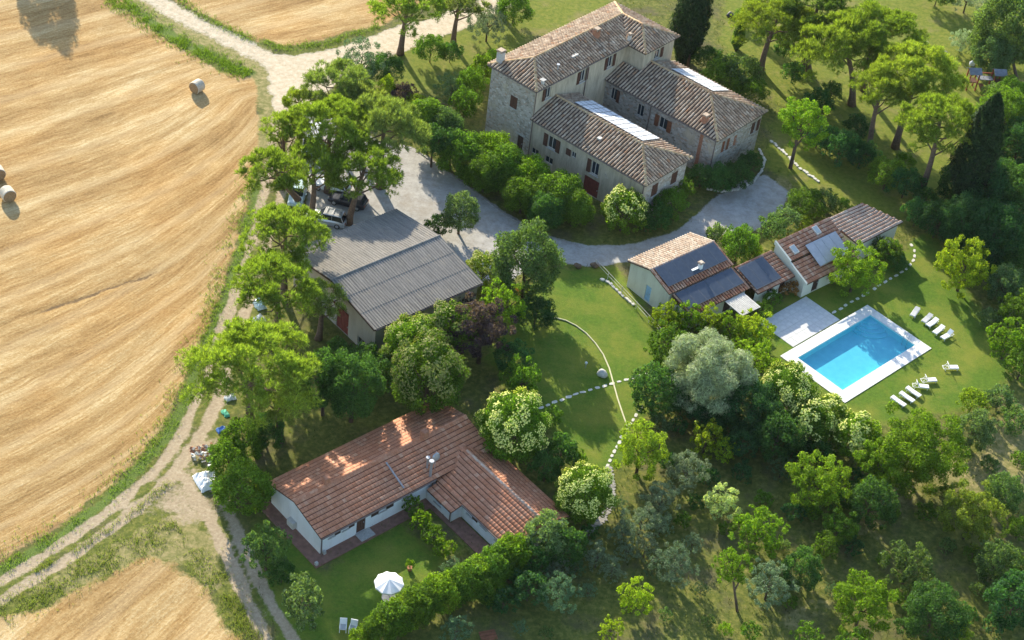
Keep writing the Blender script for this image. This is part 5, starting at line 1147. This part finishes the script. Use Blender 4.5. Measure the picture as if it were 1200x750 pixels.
# stones: stepping paths, kerbs
sr = np.random.default_rng(9)
def stone_mesh(seed, w, d, h):
    rng = np.random.default_rng(seed); n = 8; mb = MB(); a_ = np.sort((np.arange(n) + rng.uniform(-.3,.3,n)) / n * 2*math.pi); r_ = rng.uniform(.85,1.1,n)
    sq = lambda t: (np.sign(math.cos(t))*abs(math.cos(t))**.6, np.sign(math.sin(t))*abs(math.sin(t))**.6)
    mb.prism([(sq(t)[0]*w/2*q, sq(t)[1]*d/2*q) for t, q in zip(a_, r_)], -.05, h); return mb
def resample(px, step):
    w_ = wpts(px); sg = np.linalg.norm(np.diff(w_, axis=0), axis=1); cum = np.concatenate([[0], np.cumsum(sg)]); out = []
    for s in np.arange(0, cum[-1], step):
        i = min(int(np.searchsorted(cum, s, 'right')) - 1, len(sg)-1); f = (s - cum[i]) / sg[i]; d = (w_[i+1]-w_[i]) / sg[i]; out.append((*(w_[i] + (w_[i+1]-w_[i])*f), math.atan2(d[1], d[0])))
    return out
def stone_path(name, label, px, step, w, d, h, mat, jit=.05, kids='stepping_stone', struct_=True):
    root = empty(name, (*P(*px[0])[:2], 0)); struct(root, label)
    ms = [stone_mesh(s_, w, d, h).mesh(kids, mat) for s_ in range(5)]
    for i, (x, y, a_) in enumerate(resample(px, step)):
        o = link(kids, ms[i % 5], root); o.location = (x - root.location[0] + sr.normal(0,jit), y - root.location[1] + sr.normal(0,jit), 0); o.rotation_euler = (0, 0, a_ + sr.normal(0,.12)); o.scale = (sr.uniform(.75,1.12), sr.uniform(.75,1.15), 1)
    return root
stone_path('stepping_stone_path', 'white stepping stones crossing the lawn', [(634,478),(680,460),(720,449),(762,437)], .84, .66, .32, .03, 'pale_stone', .03)
stone_path('stepping_stone_path', 'stepping stones from the hose end to the flowering tree', [(752,477),(740,495),(728,515),(718,532),(711,548)], .72, .56, .34, .03, 'pale_stone', .03)
stone_path('stepping_stone_path', 'stepping stones from patio past the annexe', [(978,366),(994,356),(1010,347),(1045,326),(1064,314),(1072,304),(1071,292),(1065,282)], 1.0, .62, .34, .03, 'pale_stone', .04)
stone_path('garden_path', 'narrow stone path curving round the flowering tree', [(713,548),(717,570),(716,590),(706,608),(692,622),(674,634)], .34, .40, .85, .04, 'grey_stone', .02, 'path_stone')
stone_path('kerb', 'curved pale stone kerb round the farmhouse shrub bed', [(890,176),(896,188),(893,200),(883,213),(866,222),(846,225),(828,222)], .42, .40, .30, .16, 'pale_stone', .02, 'kerb_stone')
stone_path('flower_bed_edge', 'pale stones edging the bed beside the outhouse', [(706,328),(716,333),(724,341),(733,350),(742,357)], .55, .50, .34, .14, 'pale_stone', .05, 'edging_stone')
stone_path('garden_edge', 'pale stones along the track under the feathery tree', [(905,166),(916,176),(924,184),(935,196),(948,205),(962,215)], .5, .5, .4, .12, 'pale_stone', .08, 'edging_stone')
stone_path('hedge_kerb', 'low stone kerb along the hedge of the drive', [(490,178),(515,195),(545,216),(590,250),(640,277),(680,288)], .5, .46, .22, .10, 'grey_stone', .02, 'kerb_stone')
# hose across the lawn
px = [(642,372),(652,373),(663,376),(675,382),(687,391),(698,403),(707,416),(714,432),(719,450),(724,468),(730,486),(735,500)]
mb = MB(); mb.tube([(*P(x,y)[:2], .05) for x, y in px], .075, 6); tag(mb.build('garden_hose', 'hose'), 'pale hose curving across the lawn', 'hose')
# boulder and post on the lawn
def rock(px, py, s, label, mat='grey_stone', cat='boulder', name='boulder', seed=1):
    c = P(px, py, s*.4); rng = np.random.default_rng(seed); mb = MB(); n, mrow = 12, 7; V = []
    for j in range(mrow+1):
        ph = -math.pi/2 + math.pi*j/mrow
        for i in range(n):
            th = 2*math.pi*i/n; q = np.array([math.cos(ph)*math.cos(th), math.cos(ph)*math.sin(th), math.sin(ph)]); k_ = 1 + .22*math.sin(q[0]*3.1+seed)*math.cos(q[1]*2.7+seed*2) + .12*math.sin(q[2]*4+seed)
            V.append(tuple(q*k_*s*np.array([1,.85,.75]) + [0,0,s*.5]))
    F_ = [(j*n+i, j*n+(i+1)%n, (j+1)*n+(i+1)%n, (j+1)*n+i) for j in range(mrow) for i in range(n)]
    mb.v = V; mb.f = F_; mb.m = [0]*len(F_); o = mb.build(name, mat, None, True); o.location = (c[0], c[1], 0); tag(o, label, cat); return o
rock(706, 438, .55, 'pale boulder on the lawn beside the hose', 'pale_stone', seed=3)
o = empty('garden_light', P(686,431)); tag(o, 'small pale post light on the shaded lawn', 'garden light'); mb = MB(); mb.tube([(0,0,0),(0,0,.55)], .05, 8); mb.build('post','galvanized',o); mb = MB(); mb.tube([(0,0,.55),(0,0,.6),(0,0,.72),(0,0,.8)],[.08,.14,.14,.04],10); mb.build('lamp_head','white_paint',o)
for i, (x, y) in enumerate(((1085,52),(1095,58),(1106,62))): rock(x, y, .5, ('grey stone on the far lawn, lowest of three','dark stone on the far lawn between two others','tall grey stone on the far lawn beside the pale olive')[i], 'grey_stone', 'stone', 'stone', 5+i)
rock(1139, 75, .45, 'white rounded stone on the dry far lawn', 'white_paint', 'stone', 'stone', 11)
rock(677, 312, .42, 'rounded pot of dry twigs beside the drive verge', 'brown_soil', 'planter', 'planter', 13); rock(697, 311, .42, 'rounded planter at the foot of the wire fence', 'brown_soil', 'planter', 'planter', 14)
rock(856, 18, .55, 'black kettle shaped object on the far lawn', 'black_plastic', 'barrel', 'barrel', 15)
# wire fence by the outhouse
fp = wpts([(698,312),(712,327),(728,344),(745,362),(760,378),(776,396)]); o = empty('wire_fence', (*fp[0], 0)); tag(o, 'thin wire and post fence beside the cream outhouse', 'fence')
for i, p_ in enumerate(fp): mb = MB(); q = p_ - fp[0]; mb.tube([(q[0],q[1],0),(q[0],q[1],.95)], .04, 6); mb.build('post', 'light_frame', o)
for z in (.5, .9):
    mb = MB(); mb.tube([(*(p_-fp[0]), z) for p_ in fp], .022, 5); mb.build('rail', 'light_frame', o)

# play frame with red legs and grey canopies
c = P(1150, 104); o = empty('play_frame', (c[0], c[1], 0), R_(10)); tag(o, 'red wooden play frame with grey canopies and slide', 'play frame')
for x in (-2.3, -1.1, 1.1, 2.3):
    for y in (-.6, .6): mb = MB(); mb.bar((x,y,0),(x*.97,y*.9,2.7),.14); mb.build('post', 'red_wood', o)
for x in (-1.7, 1.7):
    mb = MB(); mb.mesh8([(x-.85,-.85,2.5),(x+.85,-.85,2.5),(x+.85,0,3.05),(x-.85,0,3.05),(x-.85,-.85,2.55),(x+.85,-.85,2.55),(x+.85,0,3.1),(x-.85,0,3.1)]); mb.mesh8([(x-.85,.85,2.5),(x+.85,.85,2.5),(x+.85,.002,3.05),(x-.85,.002,3.05),(x-.85,.85,2.55),(x+.85,.85,2.55),(x+.85,.002,3.1),(x-.85,.002,3.1)]); mb.build('canopy', 'grey_cloth', o)
    mb = MB(); mb.box(x-.65,x+.65,-.62,.62,1.2,1.28); mb.build('platform', 'brown_wood', o)
mb = MB(); mb.box(-1.04,1.04,-.5,.5,1.6,1.68); mb.build('bridge', 'grey_cloth', o); mb = MB(); mb.bar((-1,0,2.4),(1,0,2.4),.12); mb.build('beam', 'red_wood', o)
mb = MB(); mb.mesh8([(-1.0,-.7,1.15),(-.4,-.7,1.15),(-.0,-3.4,.1),(-.6,-3.4,.1),(-1.0,-.7,1.25),(-.4,-.7,1.25),(-.0,-3.4,.2),(-.6,-3.4,.2)]); mb.build('slide', 'orange_wood', o)
for y in (-.3, .3): mb = MB(); mb.bar((.1+y,0,2.4),(.1+y,0,.6),.03); mb.build('swing_rope', 'black_plastic', o)

# vehicles
def car(px, py, a, b, paint, label, L_=4.3, W_=1.75, Hh=1.5, rack=False, van=False):
    c = P(px, py, .7); o = empty('parked_car' if not van else 'parked_van', (c[0], c[1], 0), dir_yaw(a, b)); tag(o, label, 'car' if not van else 'van', 'vehicles parked under the pines')
    hl, hw = L_/2, W_/2
    def loft(secs):
        mb = MB(); n = len(secs[0])
        for s_ in secs: mb.v.extend(s_)
        for i in range(len(secs)-1):
            for k_ in range(n): k2 = (k_+1) % n; mb.f.append((i*n+k_, i*n+k2, (i+1)*n+k2, (i+1)*n+k_)); mb.m.append(0)
        mb.f.append(tuple(reversed(range(n)))); mb.m.append(0); mb.f.append(tuple((len(secs)-1)*n+k_ for k_ in range(n))); mb.m.append(0); return mb
    def sec(x, w_, z0, z1, sh): return [(x,-w_,z0+.08),(x,-w_*.92,z0),(x,w_*.92,z0),(x,w_,z0+.08),(x,w_,z1-.18),(x,w_*sh,z1),(x,-w_*sh,z1),(x,-w_,z1-.18)]
    bl_ = .92 if not van else 1.0
    mb = loft([sec(-hl,hw*.86,.35,.82*bl_,.8), sec(-hl+.12,hw*.97,.24,.95*bl_,.86), sec(-hl*.5,hw,.22,1.0*bl_,.9), sec(hl*.35,hw,.22,.98*bl_,.9), sec(hl-.5,hw*.98,.24,.86*bl_,.86), sec(hl-.1,hw*.93,.26,.76,.8), sec(hl,hw*.82,.36,.66,.8)]); mb.build('body', paint, o, False)
    xs = (-hl+.18, -hl+.5, hl*.12, hl*.42) if not van else (-hl+.1, -hl+.3, hl*.45, hl*.75)
    zb = .95*bl_
    def gsec(x, w_, z1): return [(x,-w_,zb-.06),(x,w_,zb-.06),(x,w_*.84,z1),(x,-w_*.84,z1)]
    mb = loft([gsec(xs[0],hw*.88,zb), gsec(xs[1],hw*.9,Hh-.07), gsec(xs[2],hw*.9,Hh-.03), gsec(xs[3],hw*.88,zb)]); mb.build('windows', 'car_glass', o)
    mb = MB(); mb.mesh8([(xs[1]-.05,-hw*.78,Hh-.09),(xs[2]+.03,-hw*.78,Hh-.06),(xs[2]+.03,hw*.78,Hh-.06),(xs[1]-.05,hw*.78,Hh-.09),(xs[1]+.02,-hw*.72,Hh-.03),(xs[2]-.05,-hw*.72,Hh),(xs[2]-.05,hw*.72,Hh),(xs[1]+.02,hw*.72,Hh-.03)]); rf = mb.build('roof', paint, o)
    if rack:
        mb = MB()
        for y in (-.55,.55): mb.bar((xs[1]+.1,y,Hh+.07),(xs[2]-.1,y,Hh+.07),.05)
        for x in (xs[1]+.35, (xs[1]+xs[2])/2, xs[2]-.3): mb.bar((x,-.6,Hh+.1),(x,.6,Hh+.1),.06)
        mb.build('roof_rack', 'alloy', rf)
    for sx in (-1, 1):
        mb = MB()
        for x0_, x1_ in ((xs[1], (xs[1]+xs[2])/2),): mb.bar((x1_, sx*hw*.885, zb-.02),(x1_, sx*hw*.76, Hh-.05),.07,.03)
        mb.bar((xs[2]+.02, sx*hw*.84, Hh-.06),(xs[3]-.02, sx*hw*.86, zb-.03),.06,.05); mb.bar((xs[1]-.02, sx*hw*.8, Hh-.09),(xs[0]+.02, sx*hw*.86, zb-.03),.09,.05); mb.build('pillar', paint, o)
        for x in (-hl*.62, hl*.62):
            mb = MB(); mb.tube([(x,sx*(hw-.2),.31),(x,sx*(hw+.015),.31)], .31, 18); wl_ = mb.build('wheel', 'rubber', o); mb = MB(); mb.tube([(x,sx*(hw+.012),.31),(x,sx*(hw+.03),.31)], [.2,.17], 12); mb.build('rim', 'alloy', wl_)
        mb = MB(); mb.box(hl-.2,hl-.02,sx*hw*.66-.18,sx*hw*.66+.18,.58,.72); mb.build('headlight', 'skylight_glass', o); mb = MB(); mb.box(-hl-.012,-hl+.1,sx*hw*.68-.13,sx*hw*.68+.13,.6,.8); mb.build('tail_light', 'red_wood', o)
        mb = MB(); mb.box(xs[2]+.15,xs[2]+.35,sx*(hw+.09)-.09,sx*(hw+.09)+.09,.95,1.07); mb.build('mirror', paint, o)
    return o
car(383, 254, (404,259), (361,250), 'paint_silver', 'silver estate car with roof rack parked by the leaning pine', 4.5, 1.78, 1.55, True)
car(349, 226, (353,212), (345,240), 'paint_pale', 'pale blue green car half hidden under a pine by the track', 4.2, 1.72, 1.5)
car(389, 216, (405,221), (372,212), 'paint_white', 'white car in the dappled shade of the yard pines', 4.2, 1.72, 1.45)
car(408, 233, (425,238), (390,229), 'paint_black', 'black car in the shade behind the leaning pine', 4.3, 1.75, 1.45)
car(366, 166, (371,150), (360,184), 'paint_white', 'white van showing through the pine branches', 5.0, 1.9, 2.1, False, True)

# builder's rubble and sheets by the track
o = empty('rubble_pile', P(237, 534)); tag(o, 'pile of broken tiles and stones beside the track', 'rubble'); rr_ = np.random.default_rng(4)
for i in range(46):
    q = rr_.normal(0, .62, 2); z = max(0, .45 - .35*np.hypot(*q)); mb = MB(); w_, d_, h_ = rr_.uniform(.16,.42), rr_.uniform(.12,.3), rr_.uniform(.06,.16); mb.box(-w_/2,w_/2,-d_/2,d_/2,-h_/2,h_/2)
    k_ = mb.build('rubble_piece', ('pale_stone','brick','terracotta_pot','white_plaster','grey_stone')[i % 5], o); k_.location = (q[0], q[1], z + .06); k_.rotation_euler = rr_.uniform(-.7,.7,3)
def sheet(px, py, sx, sy, hh, mat, name, label, seed, cat='tarpaulin'):
    c = P(px, py, .2); mb = MB(); n = 18; V = []
    for j in range(n):
        for i in range(n):
            u, v = i/(n-1)-.5, j/(n-1)-.5; e_ = max(0, 1 - (2*max(abs(u),abs(v)))**4); wob = float(fbm(np.array([u*5.0+seed]), np.array([v*5.0]), seed)[0])
            V.append((u*sx + wob*.3, v*sy + wob*.25, .02 + hh*e_*(.75+wob*1.4)))
    mb.v = V; mb.f = [(j*n+i, j*n+i+1, (j+1)*n+i+1, (j+1)*n+i) for j in range(n-1) for i in range(n-1)]; mb.m = [0]*len(mb.f)
    o = mb.build(name, mat, None, False); o.location = (c[0], c[1], 0); o.rotation_euler = (0,0,.6); tag(o, label, cat); return o
sheet(243, 562, 2.0, 2.3, .7, 'white_tarp', 'tarpaulin', 'crumpled white tarpaulin over a heap beside the evergreen', 3)
sheet(259, 503, .9, .7, .3, 'blue_tarp', 'tarpaulin', 'small blue tarpaulin at the edge of the track', 8)
sheet(264, 483, .5, 1.1, .2, 'green_net', 'netting', 'heap of green netting under the broad pine', 12, 'netting')
sheet(304, 356, 1.0, 1.6, .8, 'paint_pale', 'covered_machine', 'pale blue cover over stored machinery under a pine', 15, 'cover')
sheet(303, 374, 1.2, .9, .6, 'white_tarp', 'covered_heap', 'white covered heap under a pine beside the track', 17, 'cover')
sheet(270, 465, 1.1, .7, .4, 'white_tarp', 'covered_heap', 'white sheeted heap below the broad pine', 19, 'cover')
# small brick barbecue at the hedge foot
c = P(572, 745); o = empty('wood_stack', (c[0], c[1], 0), .4); tag(o, 'little stack of reddish planks at the hedge foot', 'planks')
for i in range(6): mb = MB(); mb.box(-.7,.7,-.5+.17*i,-.36+.17*i,.05*(i%2),.05*(i%2)+.06); mb.build('plank', 'orange_wood', o)
for i, (x, y) in enumerate(((480,668),)):
    c = P(x, y); o = empty('potted_plant', (c[0], c[1], 0)); tag(o, 'small potted plant on the lawn near the parasol', 'potted plant'); mb = MB(); mb.tube([(0,0,0),(0,0,.35)],[.18,.25],12); mb.build('pot','terracotta_pot',o)
    me, _, mr, mh = lib('bush', 1.0, .85, 0); co = link('leaves', me, o); co.location = (0,0,.75); co.scale = (.5,.5,.6); co.color = (*TINT['bright'],1)


# ------------------------------------------------------------------ the slightly hazy morning air
k = N('haze_air'); pv_ = k.n('VolumePrincipled'); pv_.inputs['Color'].default_value = (.92, .95, 1.0, 1); pv_.inputs['Density'].default_value = 0.00003; pv_.inputs['Anisotropy'].default_value = 0.0
k.l(pv_.outputs[0], k.out.inputs['Volume'])
mb = MB(); mb.box(-4300, 4300, -4300, 4300, -2.0, 112.0); o = mb.build('haze', 'haze_air'); o['kind'] = 'stuff'; o['label'] = 'thin pale haze in the air'
